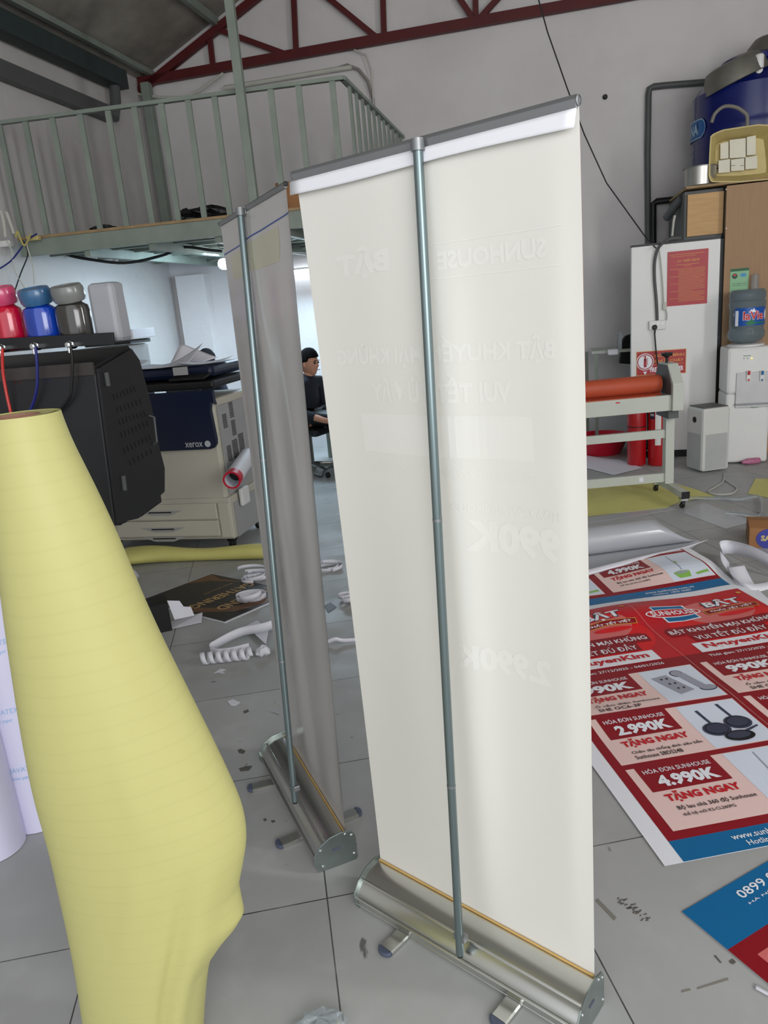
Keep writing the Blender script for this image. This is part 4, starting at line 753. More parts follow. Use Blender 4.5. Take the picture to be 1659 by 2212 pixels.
def person(hx, lab, face, fwd):
    """hx: centre of the head; seated on an office chair, arms to the desk"""
    f = V(fwd).normalized(); s = V((-f.y, f.x, 0)); h = V(hx); base = V((h.x, h.y, 0))-f*.06; zs_ = .44
    t = thing('person', base, lab, 'person')
    sh = h-UZ*.168-f*.045; pel = V((sh.x, sh.y, zs_+.13))-f*.06
    N_ = [(pel, (.15, .11)), (pel*.5+sh*.5-f*.01, (.13, .1)), (sh-UZ*.05, (.14, .1)), (sh+UZ*.04, (.07, .065)), (h-UZ*.12-f*.02, .05), (h-UZ*.06, .06)]
    E_ = [(0, 1), (1, 2), (2, 3), (3, 4), (4, 5)]
    for k in (-1, 1):
        i = len(N_); N_ += [(sh+s*k*.17-UZ*.02, .055), (sh+s*k*.21-UZ*.26+f*.04, .043), (sh+s*k*.17-UZ*.33+f*.27, .03), (sh+s*k*.16-UZ*.335+f*.33, (.035, .018))]
        E_ += [(2, i), (i, i+1), (i+1, i+2), (i+2, i+3)]
        for j in range(4): m_i = len(N_); o_ = s*(k*(j-1.5)*.018); q0 = N_[i+3][0]; N_ += [(q0+o_+f*.045, .0085), (q0+o_+f*(.085-.008*abs(j-1.2))-UZ*.015, .007)]; E_ += [(i+3, m_i), (m_i, m_i+1)]
        m_i = len(N_); N_ += [(q0-s*k*.04+f*.02-UZ*.005, .009), (q0-s*k*.05+f*.05-UZ*.012, .008)]; E_ += [(i+3, m_i), (m_i, m_i+1)]
        i = len(N_); N_ += [(pel+s*k*.09-UZ*.02+f*.02, .085), (pel+s*k*.11+f*.42+UZ*.0, .06), (V((0, 0, .09))+(lambda q: V((q.x, q.y, 0)))(pel+s*k*.11+f*.44), .04), (V((0, 0, .035))+(lambda q: V((q.x, q.y, 0)))(pel+s*k*.12+f*.6), .032)]
        E_ += [(0, i), (i, i+1), (i+1, i+2), (i+2, i+3)]
    skinned('body', N_, E_, SKIN, t, None)
    # head as its own shaped surface merged with the neck inside the collar
    q = B(); q.ball((0, 0, 0), (1, 1, 1), 32); vs = []
    for p in q.v:
        x, y, z = p.x, p.y, p.z       # x forward, y side, z up
        wx = .094*x; wy = .074*y; wz = .115*z
        if z < 0: wy *= 1+.28*z; wx = wx*(1+.12*z)+.012*(-z)*max(0, x)
        if x > .4: wx -= .012*(x-.4)
        nose = math.exp(-((z+.16)/.16)**2-(y/.16)**2)*max(0, x); wx += .026*nose
        brow = math.exp(-((z-.16)/.08)**2-((abs(y)-.3)/.3)**2)*max(0, x); wx += .005*brow
        eye = math.exp(-((z-.03)/.08)**2-((abs(y)-.36)/.14)**2)*max(0, x); wx -= .008*eye
        lip = math.exp(-((z+.52)/.06)**2-(y/.24)**2)*max(0, x); wx += .009*lip
        chin = math.exp(-((z+.86)/.16)**2-(y/.35)**2); wx += .018*chin*max(0, x+.3)
        vs.append(h+f*wx+s*wy+UZ*wz)
    q.v = vs
    for k in (-1, 1):
        e = B(); e.ball((0, 0, 0), (1, 1, 1), 12); q.add([h+f*(-.006+.020*p.x-.006*p.z)+s*(k*(.072+.010*p.y))+UZ*(-.008+.032*p.z) for p in e.v], e.f)
    build('head', q, SKIN, t, smooth=True)
    for k in (-1, 1):
        q = B(); q.ball(h+f*.082+s*(k*.027)+UZ*.004, .010, 12); build('eye', q, BLACKP, t, smooth=True)
        q = B(); q.tube([h+f*.092+s*(k*.012)+UZ*.022, h+f*.086+s*(k*.045)+UZ*.022], .003, 6); build('eyebrow', q, HAIR, t)
    q = B(); q.tube([h+f*.099+s*-.02-UZ*.060, h+f*.104-UZ*.058, h+f*.099+s*.02-UZ*.060], .0035, 6); build('mouth', q, mat('lips', (140, 80, 74), .5), t, smooth=True)
    q = B(); q.ball((0, 0, 0), (1, 1, 1), 36); random.seed(3); vs = []; keep = []
    for p in q.v:
        j = 1+.05*(random.random()-.3); low = -.22 if p.x < -.1 else (.28 if p.x > .45 else .05)
        z = max(p.z, low-.0); k2 = 1 if p.z >= low else .86
        spike = .03*max(0, p.x)*max(0, p.z) if True else 0
        vs.append(h+f*(.101*p.x*j*k2+spike*.3)+s*(.084*p.y*j*k2)+UZ*((.128+.012*max(0, p.x))*z*j+.012))
    q.v = vs; build('hair', q, HAIR, t, smooth=True)
    # shirt
    N2 = [(pel-UZ*.0, (.165, .125)), (pel*.5+sh*.5-f*.01, (.148, .118)), (sh-UZ*.05, (.155, .115)), (sh+UZ*.045, (.085, .078)), (sh+UZ*.085, (.062, .06))]; E2 = [(0, 1), (1, 2), (2, 3), (3, 4)]
    for k in (-1, 1):
        i = len(N2); N2 += [(sh+s*k*.17-UZ*.02, .068), (sh+s*k*.21-UZ*.26+f*.04, .056), (sh+s*k*.18-UZ*.31+f*.2, .045)]; E2 += [(2, i), (i, i+1), (i+1, i+2)]
    skinned('shirt', N2, E2, SHIRT, t, None)
    N3 = [(pel, (.16, .12))]; E3 = []
    for k in (-1, 1):
        i = len(N3); g_ = lambda q, z: V((q.x, q.y, z)); N3 += [(pel+s*k*.09-UZ*.02+f*.02, .098), (pel+s*k*.11+f*.42, .073), (g_(pel+s*k*.11+f*.44, .12), .055)]; E3 += [(0, i), (i, i+1), (i+1, i+2)]
    skinned('trousers', N3, E3, BLACKP, t, None)
    for k in (-1, 1):
        a_ = pel+s*k*.115+f*.52; q = B(); q.ball((0, 0, 0), (1, 1, 1), 16); q.v = [V((a_.x, a_.y, .045))+f*(p.x*.15)+s*(p.y*.05)+UZ*(max(-.04, p.z*.05*(1.15-.35*p.x))) for p in q.v]; build('shoe', q, BLACKP, t, smooth=True)
    # chair under the person
    c = V((pel.x, pel.y, 0)); ch = thing('office_chair', c, 'black office chair '+face, 'office chair')
    q = B(); q.box(c+f*.03+UZ*(zs_-.0), (.48, .46, .07), (f, s, UZ)); build('seat', q, BLACKP, ch, bevel=.03)
    q = B(); q.box(c-f*.24+UZ*(zs_+.32), (.05, .42, .42), (f, s, UZ)); build('backrest', q, BLACKP, ch, bevel=.02)
    q = B(); q.bar(c-f*.22+UZ*(zs_-.03), c-f*.26+UZ*(zs_+.2), .05, .02); build('back_bracket', q, BLACKP, ch)
    q = B(); q.tube([c+UZ*.1, c+UZ*(zs_-.03)], .022, 12); build('gas_lift', q, DGREY, ch, smooth=True)
    for k in range(5):
        a_ = k*math.tau/5+.3; d_ = V((math.cos(a_), math.sin(a_), 0)); q = B(); q.tube([c+UZ*.11, c+d_*.27+UZ*.075], [.02, .013], 8); arm = build('base_arm', q, CHROME, ch, smooth=True)
        q = B(); q.lathe(c+d_*.28+UZ*.028-V((-d_.y, d_.x, 0))*.014, [(.024, 0), (.027, .004), (.027, .024), (.024, .028)], 14, ax=(d_, UZ, V((-d_.y, d_.x, 0)))); build('caster', q, BLACKP, arm)
    return t
person(at(668, 785, 6.95), 'person with short black hair in a navy shirt, profile view, seated at the desk', 'under the person in profile between the banners', (BX*.95-BY*.3))
person(at(447, 786, 7.1), 'person seated behind the copier, only black hair showing over it', 'behind the copier', (BX*.3+BY*.9))
for k, (P, lab) in enumerate([([(672, 1008), (690, 1000), (712, 1003), (730, 998)], 'black cable on the floor under the desk, straighter one'), ([(678, 1025), (695, 1030), (700, 1018), (715, 1008), (730, 1012)], 'black cable curling on the floor under the desk')]):
    q = B(); q.tube(spline([fl(x, y, .008) for x, y in P]), .006, 6); tag(build('floor_cable', q, CABLEK, smooth=True), lab, 'cable')
# ------------------------------------------------------------------ laminating machine, right
LY = 4.93
def lp_(px, py, dY=0.): return at(px, py, LY+dY)
lm = thing('laminator', V((1.4, LY+.12, 0)), 'grey cold laminator on wheels with an orange rubber roller', 'laminator')
xL = .62; zt_ = lp_(1453, 853).z; zb_ = lp_(1450, 887).z; xR = lp_(1453, 853).x
q = B(); q.box(V(((xL+xR)/2, LY+.02, (zt_+zb_)/2)), (xR-xL, .04, zt_-zb_)); build('front_beam', q, LAMG, lm, bevel=.003)
q = B(); q.box(V(((xL+xR)/2, LY+.2, zt_-.02)), (xR-xL-.02, .32, .02)); build('table_plate', q, DGREY, lm)
q = B(); q.box(V(((xL+xR)/2-.05, LY+.09, zt_-.0)), (xR-xL-.12, .16, .012)); build('film_on_table', q, RUB, lm)
rr = .062; yc = LY+.15; rc = at(1425, 828, yc); zc = rc.z
q = B(); q.lathe(V((xL+.02, yc, zc)), [(.02, 0), (rr*.96, .001), (rr, .006), (rr, rc.x-xL-.03), (rr*.9, rc.x-xL-.02)], 40, ax=(V((0, 1, 0)), UZ, V((1, 0, 0)))); build('top_roller', q, RUB, lm, smooth=True)
q = B(); q.lathe(V((xL+.02, yc, zc-rr*2+.005)), [(rr, 0), (rr, rc.x-xL-.02)], 32, ax=(V((0, 1, 0)), UZ, V((1, 0, 0)))); build('bottom_roller', q, RUB, lm, smooth=True)
def cheek(x, nm='side_housing'):
    q = B(); sh_ = [(-.03, zb_-.0), (-.03, zt_+.075), (.07, zt_+.20), (.23, zt_+.20), (.29, zt_+.1), (.29, zb_-.0)]
    q.prism([V((x, LY+a, z)) for a, z in sh_], V((.072, 0, 0))); return build(nm, q, LAMG, lm, bevel=.004)
ck = cheek(xR-.01); q = B(); q.prism([V((xR-.0115, LY+a, z)) for a, z in [(-.0, zt_+.0), (-.0, zt_+.07), (.075, zt_+.19), (.225, zt_+.19), (.28, zt_+.09), (.28, zt_)]], V((-.002, 0, 0))); build('inner_plate', q, DGREY, lm); cheek(xL-.06)
kx = at(1440, 790, LY+.15); q = B(); q.tube([V((kx.x, LY+.15, zt_+.195)), V((kx.x, LY+.15, zt_+.235))], .009, 10); q.lathe(V((kx.x, LY+.15, zt_+.235)), [(.012, 0), (.02, .008), (.034, .012), (.036, .024), (.014, .026), (.013, .034)], 16); q.box(V((kx.x, LY+.15, zt_+.262)), (.075, .016, .012)); build('pressure_knob', q, BLACKP, lm, smooth=True)
q = B(); q.lathe(V((xR+.063, LY+.12, (zt_+zb_)/2+.02)), [(.03, 0), (.085, .0), (.09, .008), (.085, .018), (.02, .022)], 28, ax=(V((0, 1, 0)), UZ, V((1, 0, 0)))); build('hand_wheel', q, BLACKP, lm, smooth=True)
q = B(); q.box(V((xR+.02, LY+.14, zb_-.03)), (.07, .22, .06)); build('lower_bracket', q, DGREY, lm)
z1a, z1b = lp_(1439, 928, .125).z, lp_(1438, 946, .125).z; z2a, z2b = lp_(1440, 1022, .125).z, lp_(1438, 1041, .125).z; pxl, pxr = lp_(1440, 960, .11).x, lp_(1455, 960, .11).x
for za, zb__ in ((z1a, z1b), (z2a, z2b)): q = B(); q.box(V(((xL+pxl)/2, LY+.14, (za+zb__)/2)), (pxl-xL, .03, za-zb__)); build('cross_rail', q, LAMG, lm, bevel=.002)
zf = .125
for x in ((pxl+pxr)/2+.0, xL+.03):
    q = B(); q.box(V((x, LY+.14, (zb_+zf)/2)), (pxr-pxl+.012, .06, zb_-zf)); build('leg_post', q, LAMG, lm, bevel=.002)
    q = B(); q.box(V((x+.01, LY+.14, zf-.022)), (.05, .56, .045)); ft = build('foot_bar', q, LAMG, lm, bevel=.002)
    for s_ in (-1, 1):
        q = B(); q.box(V((x+.01, LY+.14+s_*.283, zf-.022)), (.052, .01, .047)); build('end_cap', q, BLACKP, lm)
        cc_ = V((x+.01, LY+.14+s_*.24, .03)); q = B(); q.box(cc_+UZ*.035, (.045, .05, .014)); q.prism([cc_+V((-.018, a, z)) for a, z in ((-.02, .03), (.02, .03), (.026, -.004), (.012, -.004))], V((.005, 0, 0))); q.prism([cc_+V((.013, a, z)) for a, z in ((-.02, .03), (.02, .03), (.026, -.004), (.012, -.004))], V((.005, 0, 0))); cs = build('caster_fork', q, CHROME, lm)
        q = B(); q.lathe(cc_+V((-.011, .012, 0)), [(.026, 0), (.029, .003), (.029, .019), (.026, .022)], 20, ax=(V((0, 1, 0)), UZ, V((1, 0, 0)))); build('wheel', q, BLACKP, cs)
g = Art(); q = B(); q.box(V((1.62, LY-.001, zt_-.02)), (.028, .002, .008)); build('red_mark', q, PRINTS[RED], lm)
q = B(); q.box(V((pxl-.17, LY+.124, (z2a+z2b)/2)), (.03, .002, .03)); build('paper_scrap', q, WPAP, lm)
# yellow paper under the laminator, sheets around it
def flat(name, pxs, m_, lab, cat, z=.003, curl=0):
    P = [fl(x, y, z) for x, y in pxs]; q = B(); q.prism(P, UZ*-.0015); return tag(build(name, q, m_), lab, cat)
flat('protective_paper', [(1225, 1120), (1330, 1108), (1440, 1096), (1470, 1083), (1545, 1072), (1500, 1056), (1440, 1040), (1225, 1050)], YELB, 'wrinkled yellow paper on the floor under the laminator', 'paper', .004)
flat('protective_paper', [(1632, 1034), (1700, 1034), (1700, 1082), (1615, 1066)], YELB, 'corner of yellow paper on the floor at the right edge', 'paper', .004)
flat('film_sheet', [(1225, 1128), (1345, 1106), (1440, 1094), (1460, 1100), (1350, 1118), (1225, 1136)], GPAP, 'long pale film strip along the near edge of yellow paper', 'sheet', .002)
flat('film_sheet', [(1464, 1104), (1522, 1086), (1626, 1127), (1567, 1142)], GPAP, 'translucent film sheet on the floor right of the laminator wheel', 'sheet', .0025)
flat('film_sheet', [(1225, 975), (1290, 988), (1340, 994), (1388, 1010), (1325, 1026), (1225, 1000)], WPAP, 'white sheet lying on the floor beneath the laminator rails', 'sheet', .006)
q = B(); q.tube(spline([fl(x, y, .02) for x, y in ((1478, 1076), (1540, 1076), (1600, 1078), (1635, 1072), (1645, 1084), (1643, 1112), (1620, 1112), (1590, 1108), (1565, 1106))]), .010, 8); tag(build('clear_strip', q, CLEAR, smooth=True), 'clear plastic strip bent in a long loop on the floor', 'strip')
q = B(); q.tube(spline([fl(x, y, .008) for x, y in ((1565, 1022), (1562, 1040), (1545, 1052), (1530, 1062), (1548, 1068), (1580, 1066), (1592, 1055), (1578, 1044), (1562, 1034))]), .005, 7); tag(build('power_cord', q, CABLEW, smooth=True), 'pale cord looped on the floor in front of the air purifier', 'cable')
# extinguishers
def ext(px, r, h, lab):
    c = fl(px, 1003); c = V((c.x, c.y+.0, 0)); t = thing('fire_extinguisher', c, lab, 'fire extinguisher', None); q = B(); q.lathe(c+UZ*.002, [(r*.94, 0), (r, .012), (r, h-.09), (r*.9, h-.04), (r*.5, h-.01), (.018, h)], 32); build('cylinder', q, FRED, t, smooth=True)
    q = B(); q.tube([c+UZ*h, c+UZ*(h+.04)], .016, 10); q.box(c+UZ*(h+.05)+V((.02, 0, 0)), (.1, .02, .012)); q.box(c+UZ*(h+.075)+V((.02, 0, 0)), (.11, .02, .008)); build('valve_handle', q, BLACKP, t)
    q = B(); q.tube(spline([c+V((.0, -.01, h+.03)), c+V((r*.9, -.02, h+.0)), c+V((r+.015, -.01, h-.2)), c+V((r+.014, 0, .12))]), .009, 8); build('hose', q, BLACKP, t, smooth=True); return t, c
e1_, ec1 = ext(1375, .078, .55, 'red fire extinguisher under the laminator, left of the pair, plain body')
q = B(); q.lathe(ec1+UZ*.33, [(.0785, 0), (.0785, .008)], 32); build('black_band', q, BLACKP, e1_)
e2_, ec2 = ext(1420, .078, .55, 'red fire extinguisher with a white label under the laminator, right of the pair')
q = B()
def cyl(c, r, a0, a1, z0, z1, n=8): return lambda a_, v_: V(c)+V((math.cos(a0+(a1-a0)*a_)*r, math.sin(a0+(a1-a0)*a_)*r, z0+(z1-z0)*v_))
q.grid(cyl(ec2, .0788, -2.2, -1.6, .18, .47), 8, 1); q.grid(cyl(ec2, .0788, -2.85, -2.3, .40, .47), 6, 1, 1)
g = Art(); g.text('POWDER', -2.80, .425, -2.34, .445, 0, 1, .03); [g.rect(-2.14, .19+k*.008, -1.66, .193+k*.008, 1, 1) for k in range(8)]; [g.rect(-2.1+k*.045, .26, -2.08+k*.045, .285, 1, 1) for k in range(9)]
g.to(q, lambda u_, v_, h: ec2+V((math.cos(u_)*(.0792), math.sin(u_)*.0792, v_)), mibase=2); build('label', q, [WHP, NAVY, WHP, BLACKP], e2_)
c = fl(1300, 978); q = B(); q.lathe(V((c.x, c.y, .002)), [(.17, 0), (.235, .14), (.262, .155), (.262, .165), (.245, .165), (.228, .15), (.16, .01)], 40); tag(build('plastic_basin', q, PINK, smooth=True), 'red plastic basin on the floor behind the laminator rails', 'basin')
# ------------------------------------------------------------------ white partition with notices, cupboards
W0_ = fl(1462, 986)
def wp(px, py, off=0.): return onp(px, py, W0_-BY*off, BY)
TLw, TRw = wp(1364, 535), wp(1557, 515); xa, xb = (TLw-W0_).dot(BX), (TRw-W0_).dot(BX); zw = (TLw.z+TRw.z)/2
pn = thing('white_partition', V((W0_.x, W0_.y, 0)), 'white painted upright board carrying the red notices and a socket', 'partition')
q = B(); q.box(W0_+BX*(xa+xb)/2+BY*.04+UZ*zw/2, (xb-xa, .08, zw), BAX); build('board', q, WHITE, pn, bevel=.004)
q = B(); q.bar(W0_+BX*xa+BY*.05+UZ*(zw+.008), W0_+BX*xb+BY*.05+UZ*(zw+.008), .1, .016); q.bar(W0_+BX*(xb+.008)+BY*.05, W0_+BX*(xb+.008)+BY*.05+UZ*zw, .09, .016, up=BY); build('dark_edging', q, BLACKP, pn)
q = B(); q.box(W0_+BX*(xa+xb)/2-BY*.004+UZ*.03, (xb-xa, .012, .06), BAX); build('kick_strip', q, BLACKP, pn)
def board(name, tl, tr, br, bl, lab, cat, basem, fn, mats_, plane=wp, off=.0015):
    P = [plane(*tl, off), plane(*tr, off), plane(*br, off), plane(*bl, off)]; ex = BX; xs_ = [(p-P[0]).dot(BX) for p in P]; x0_ = (xs_[0]+xs_[3])/2; x1_ = (xs_[1]+xs_[2])/2; z1_ = (P[0].z+P[1].z)/2; z0_ = (P[2].z+P[3].z)/2
    o_ = P[0]+BX*x0_; o_.z = z0_; w_, h_ = x1_-x0_, z1_-z0_; q = B(); q.prism([o_, o_+BX*w_, o_+BX*w_+UZ*h_, o_+UZ*h_], -BY*.0015); g = Art(); fn(g, w_, h_)
    g.to(q, lambda u_, v_, h: o_+BX*u_+UZ*v_-BY*(.0015+h), off=.0004, mibase=1); return tag(build(name, q, [basem]+mats_), lab, cat)
PRED = mat('poster_red', (172, 34, 44), .4, var=.08, scale=12); PYEL = mat('poster_yellow', (214, 160, 80), .5)
def fn(g, w_, h_):
    g.text('NỘI QUY', w_*.40, h_*.79, w_*.80, h_*.85, 0, 1, .03); g.text('CÔNG TY', w_*.24, h_*.80, w_*.36, h_*.84, 0, 1, .02)
    random.seed(2); g.rect(w_*.05, h_*.935, w_*.9, h_*.942, 0, 1); g.rect(w_*.08, h_*.90, w_*.7, h_*.906, 0, 1); g.rect(w_*.2, h_*.745, w_*.78, h_*.752, 0, 1); g.rect(w_*.4, h_*.72, w_*.6, h_*.726, 0, 1)
    for k in range(23): y = h_*(.67-k*.027); g.rect(w_*(.28 if k % 5 else .07), y, w_*(.93-.3*random.random()*(k % 4 == 3)), y+h_*.006, 0, 1)
board('notice_poster', (1441, 547), (1529, 534), (1529, 654), (1441, 663), 'red poster of rules in yellow lettering, upper on the white partition', 'poster', PRED, fn, [PYEL])
def fn(g, w_, h_):
    t_ = .012; g.rect(0, 0, w_, t_*.4, 0, 1); g.rect(0, h_-t_*.4, w_, h_, 0, 1); g.rect(0, 0, t_*.4, h_, 0, 1); g.rect(w_-t_*.4, 0, w_, h_, 0, 1)
    g.disc(w_*.18, h_*.56, h_*.35, h_*.35, 1, 1); g.disc(w_*.18, h_*.56, h_*.32, h_*.32, 2, 2); g.disc(w_*.18, h_*.56, h_*.28, h_*.28, 1, 3)
    g.rect(w_*.15, h_*.34, w_*.21, h_*.66, 2, 5); g.disc(w_*.18, h_*.66, w_*.03, h_*.06, 2, 5); g.rect(w_*.165, h_*.66, w_*.195, h_*.8, 2, 5); g.poly([(w_*.14, h_*.76), (w_*.2, h_*.80), (w_*.2, h_*.83), (w_*.13, h_*.79)], 2, 5); g.rect(w_*.222, h_*.42, w_*.232, h_*.74, 2, 5)
    g.poly([(w_*.14, h_*.16), (w_*.22, h_*.16), (w_*.18, h_*.02)], 1, 2)
    g.text('NƠI ĐỂ BÌNH', w_*.37, h_*.72, w_*.96, h_*.90, 0, 2, .02); g.text('CHỮA CHÁY', w_*.37, h_*.50, w_*.95, h_*.66, 0, 2, .02); g.rect(w_*.36, h_*.42, w_*.95, h_*.435, 0, 1); g.text('FIRE EXTINGUISHER', w_*.28, h_*.12, w_*.95, h_*.32, 1, 2, .03)
board('fire_sign', (1375, 760), (1483, 753), (1481, 806), (1374, 812), 'red sign for the fire extinguisher place, low on the white partition', 'sign', PRED, fn, [PYEL, PRINTS[WHT], PRED])
# socket, plug, cables on the partition
sk = wp(1420, 702, .015); t = thing('wall_socket', sk, 'white double socket box on the partition with a black plug', 'socket')
q = B(); q.box(sk, (.135, .03, .075), BAX); build('box', q, WHP, t, bevel=.004)
q = B(); 
for k in range(3): q.box(sk+BX*(-.03+.035*k)-BY*.016+UZ*.012, (.02, .003, .02), BAX)
build('switches', q, mat('switch_white', (235, 235, 232), .3), t, bevel=.001)
q = B(); p = wp(1414, 707, .03); q.lathe(p, [(.02, 0), (.022, .008), (.018, .02), (.01, .03)], 18, ax=(BX, UZ, -BY)); q.tube([p-BY*.015, p-BY*.02-UZ*.05], .008, 8); tag(build('plug', q, BLACKP, smooth=True), 'round black plug in the white socket on the partition', 'plug')
q = B(); q.tube(spline([wp(1414, 720, .03), wp(1417, 755, .03), wp(1421, 790, .05)]), .006, 8); tag(build('cable', q, CABLEK, smooth=True), 'thin black cable hanging from the plug to the laminator', 'cable')
q = B(); q.tube(spline([wp(1470, 514, .04), wp(1448, 516, .06), wp(1425, 532, .04), wp(1415, 560, .025), wp(1414, 600, .02), wp(1418, 650, .02), wp(1420, 692, .02)]), .012, 10); tag(build('cable', q, DGREY, smooth=True), 'thick grey cable coming over the partition top down to the socket', 'cable')
q = B(); q.tube(spline([wp(1424, 540, .03), wp(1428, 570, .02), wp(1432, 620, .02), wp(1434, 652, .02), wp(1441, 680, .02), wp(1437, 695, .02), wp(1425, 698, .02)]), .005, 7); q.box(wp(1436, 661, .015), (.03, .022, .06), BAX); tag(build('cord_switch', q, CABLEW, smooth=False), 'thin pale cord with a small inline switch beside the grey cable', 'cable')
# tall wooden cabinet and small cupboard
zc_ = wp(1600, 392).z; cxl = (wp(1560, 600)-W0_).dot(BX)+.012; ccab = thing('wooden_cabinet', W0_+BX*(cxl+.7)+BY*.4, 'tall brown wood grain cabinet behind the water dispenser', 'cabinet')
q = B(); q.box(W0_+BX*(cxl+.75)+BY*.44+UZ*(zc_-.02)/2, (1.5, .84, zc_-.02), BAX); build('carcass', q, DGREY, ccab)
q = B(); q.box(W0_+BX*(cxl+.75)+BY*.01+UZ*(zc_-.02)/2, (1.5, .02, zc_-.02), BAX); build('front_panel', q, WOOD, ccab, bevel=.001)
q = B(); zz_ = wp(1560, 752).z; q.box(W0_+BX*(cxl+.09)-BY*.008+UZ*zz_/2, (.16, .014, zz_), BAX); build('lower_panel', q, WOODL, ccab, bevel=.001)
q = B()
for px, py in ((1569, 409), (1569, 493), (1576, 640)): q.lathe(wp(px, py, .001), [(.005, 0), (.005, .001)], 10, ax=(BX, UZ, -BY))
build('screw_cap', q, WHP, ccab)
sxl = (wp(1482, 420)-W0_).dot(BX); cup = thing('small_cupboard', W0_+BX*(sxl+.2)+BY*.5+UZ*zw, 'small cupboard with a light plywood door beside the tall cabinet top', 'cupboard')
q = B(); q.box(W0_+BX*((sxl+cxl)/2)+BY*.55+UZ*(zw+.02+zc_-.02)/2, (cxl-sxl-.01, .9, zc_-zw-.04), BAX); build('carcass', q, DGREY, cup, bevel=.002)
q = B(); q.box(W0_+BX*((sxl+cxl)/2+.01)+BY*.085+UZ*(zw+.04+zc_-.045)/2, (cxl-sxl-.03, .02, zc_-zw-.09), BAX); build('door', q, WOODL, cup, bevel=.001)
q = B(); q.box(W0_+BX*((sxl+cxl)/2+.75)+BY*.47+UZ*(zc_-.0), (cxl-sxl+1.5, .94, .018), BAX); tag(build('cabinet_top_board', q, PLYE), 'thin plywood board lying across the small cupboard and tall cabinet', 'board')
# support under the small cupboard
q = B(); q.box(W0_+BX*((sxl+cxl)/2)+BY*.6+UZ*(zw/2), (cxl-sxl-.02, .7, zw-.002), BAX); tag(build('cupboard_base', q, DGREY), 'dark base cupboard hidden behind the white partition', 'cupboard')
gutter = B(); g1_ = wp(1475, 425, -.25); g2_ = wp(1440, 470, -.5); gutter.tube([g1_, g2_], .035, 14); tag(build('grey_cylinder', gutter, DGREY, smooth=True), 'slanting grey plastic tube on the side of the small cupboard', 'tube')
q = B(); q.tube(spline([wp(1458, 465, -.1), wp(1455, 480, -.1), wp(1452, 510, -.05)]), .01, 8); tag(build('cable', q, CABLEW, smooth=True), 'short pale cable down the side of the small cupboard', 'cable')
# conduits on the gable wall
q = B(); q.tube([gw(1531, 177, .03), gw(1440, 184, .03), gw(1412, 187, .03), gw(1403, 192, .03), gw(1401, 205, .03), gw(1399, 330, .03), gw(1400, 540, .03)], .028, 10); tag(build('conduit', q, DGREY, smooth=True), 'dark pipe rising on the gable wall and turning to the tank', 'pipe')
q = B(); q.tube([gw(1468, 430, .05), gw(1418, 435, .05), gw(1411, 440, .05), gw(1411, 520, .05), gw(1411, 560, .05)], .03, 10); tag(build('conduit', q, BLACKP, smooth=True), 'short black pipe bending behind the small cupboard', 'pipe')
q = B(); q.lathe(gw(1307, 210, .0), [(.022, 0), (.022, .02), (.012, .03)], 12, ax=(BX, UZ, -BY)); tag(build('wall_bolt', q, BLACKP), 'small dark bolt in the bare gable wall', 'bolt')
# tank
tc_ = V((.4213*6.86+.45*1.085, 6.86, zc_+.003)); t = thing('water_tank', tc_, 'large dark blue plastic water tank standing on the cabinet top', 'water tank'); hT = at(1496, 195, 6.6).z-zc_
pf_ = []
for k in range(26):
    z = hT*k/25; pf_.append((.45+.008*math.sin(k*math.pi*1.0)*(1)+(.007 if k % 2 and k < 16 else 0), z))
q = B(); q.lathe(tc_, pf_+[(.44, hT+.01), (.40, hT+.06), (.33, hT+.11), (.22, hT+.15), (.2, hT+.2)], 64); build('shell', q, BLUE, t, smooth=True)
q = B(); q.lathe(tc_+UZ*(hT+.2), [(.235, 0), (.235, .04), (.2, .06)], 32); build('lid', q, BLUE, t, smooth=True)
g = Art(); g.disc(-2.72, hT*.62, .42, .075, 0, 1, n=32); g.disc(-2.72, hT*.62, .40, .067, 1, 2, n=32); g.text('SƠN HÀ NA', -3.05, hT*.62-.035, -2.42, hT*.62+.035, 0, 3, .04)
g = Art(); zn = hT*.66; g.rect(-3.9, zn-.075, -2.98, zn+.075, 0, 1); g.disc(-2.98, zn, .15, .075, 0, 1); g.rect(-3.9, zn-.067, -2.98, zn+.067, 1, 2); g.disc(-2.98, zn, .14, .067, 1, 2); g.text('SONNA', -3.9, zn-.042, -3.03, zn+.042, 0, 3, .03)
q = B(); g.to(q, lambda u_, v_, h: tc_+V((math.cos(u_)*(.459+h*2), math.sin(u_)*(.459+h*2), v_)), cut=((-4.0, -2.8, 16), (-1, 2, 2))); build('nameplate', q, [mat('pale_sky', (170, 200, 220)), mat('label_blue', (14, 92, 160), .4)], t)
q = B(); c = at(1640, 130, 6.5); q.lathe(V((c.x, c.y, c.z-.06)), [(.035, 0), (.035, .09), (.03, .1)], 16); q.lathe(V((c.x, c.y, c.z-.12)), [(.03, 0), (.03, .06)], 16); build('pipe_stub', q, WHP, t)
# basins upturned on the tank
def ubasin(px, py, Y, tilt, lab, r=.25, yaw=0):
    c = at(px, py, Y); ax_ = V((math.sin(tilt)*math.cos(yaw), math.sin(tilt)*math.sin(yaw), math.cos(tilt))); X_ = ax_.orthogonal().normalized(); Y_ = ax_.cross(X_); q = B()
    q.lathe(c, [(r*1.05, 0), (r, .006), (r*.94, .09), (r*.8, .15), (r*.6, .165), (.02, .17)], 40, ax=(X_, Y_, ax_)); return tag(build('metal_basin', q, BAS, smooth=True), lab, 'basin')
ubasin(1592, 178, 6.7, -.35, 'dull metal basin upturned on the blue tank, left one'); ubasin(1690, 130, 6.9, .1, 'dull metal basin upturned on the blue tank, cut by the right edge', .3)
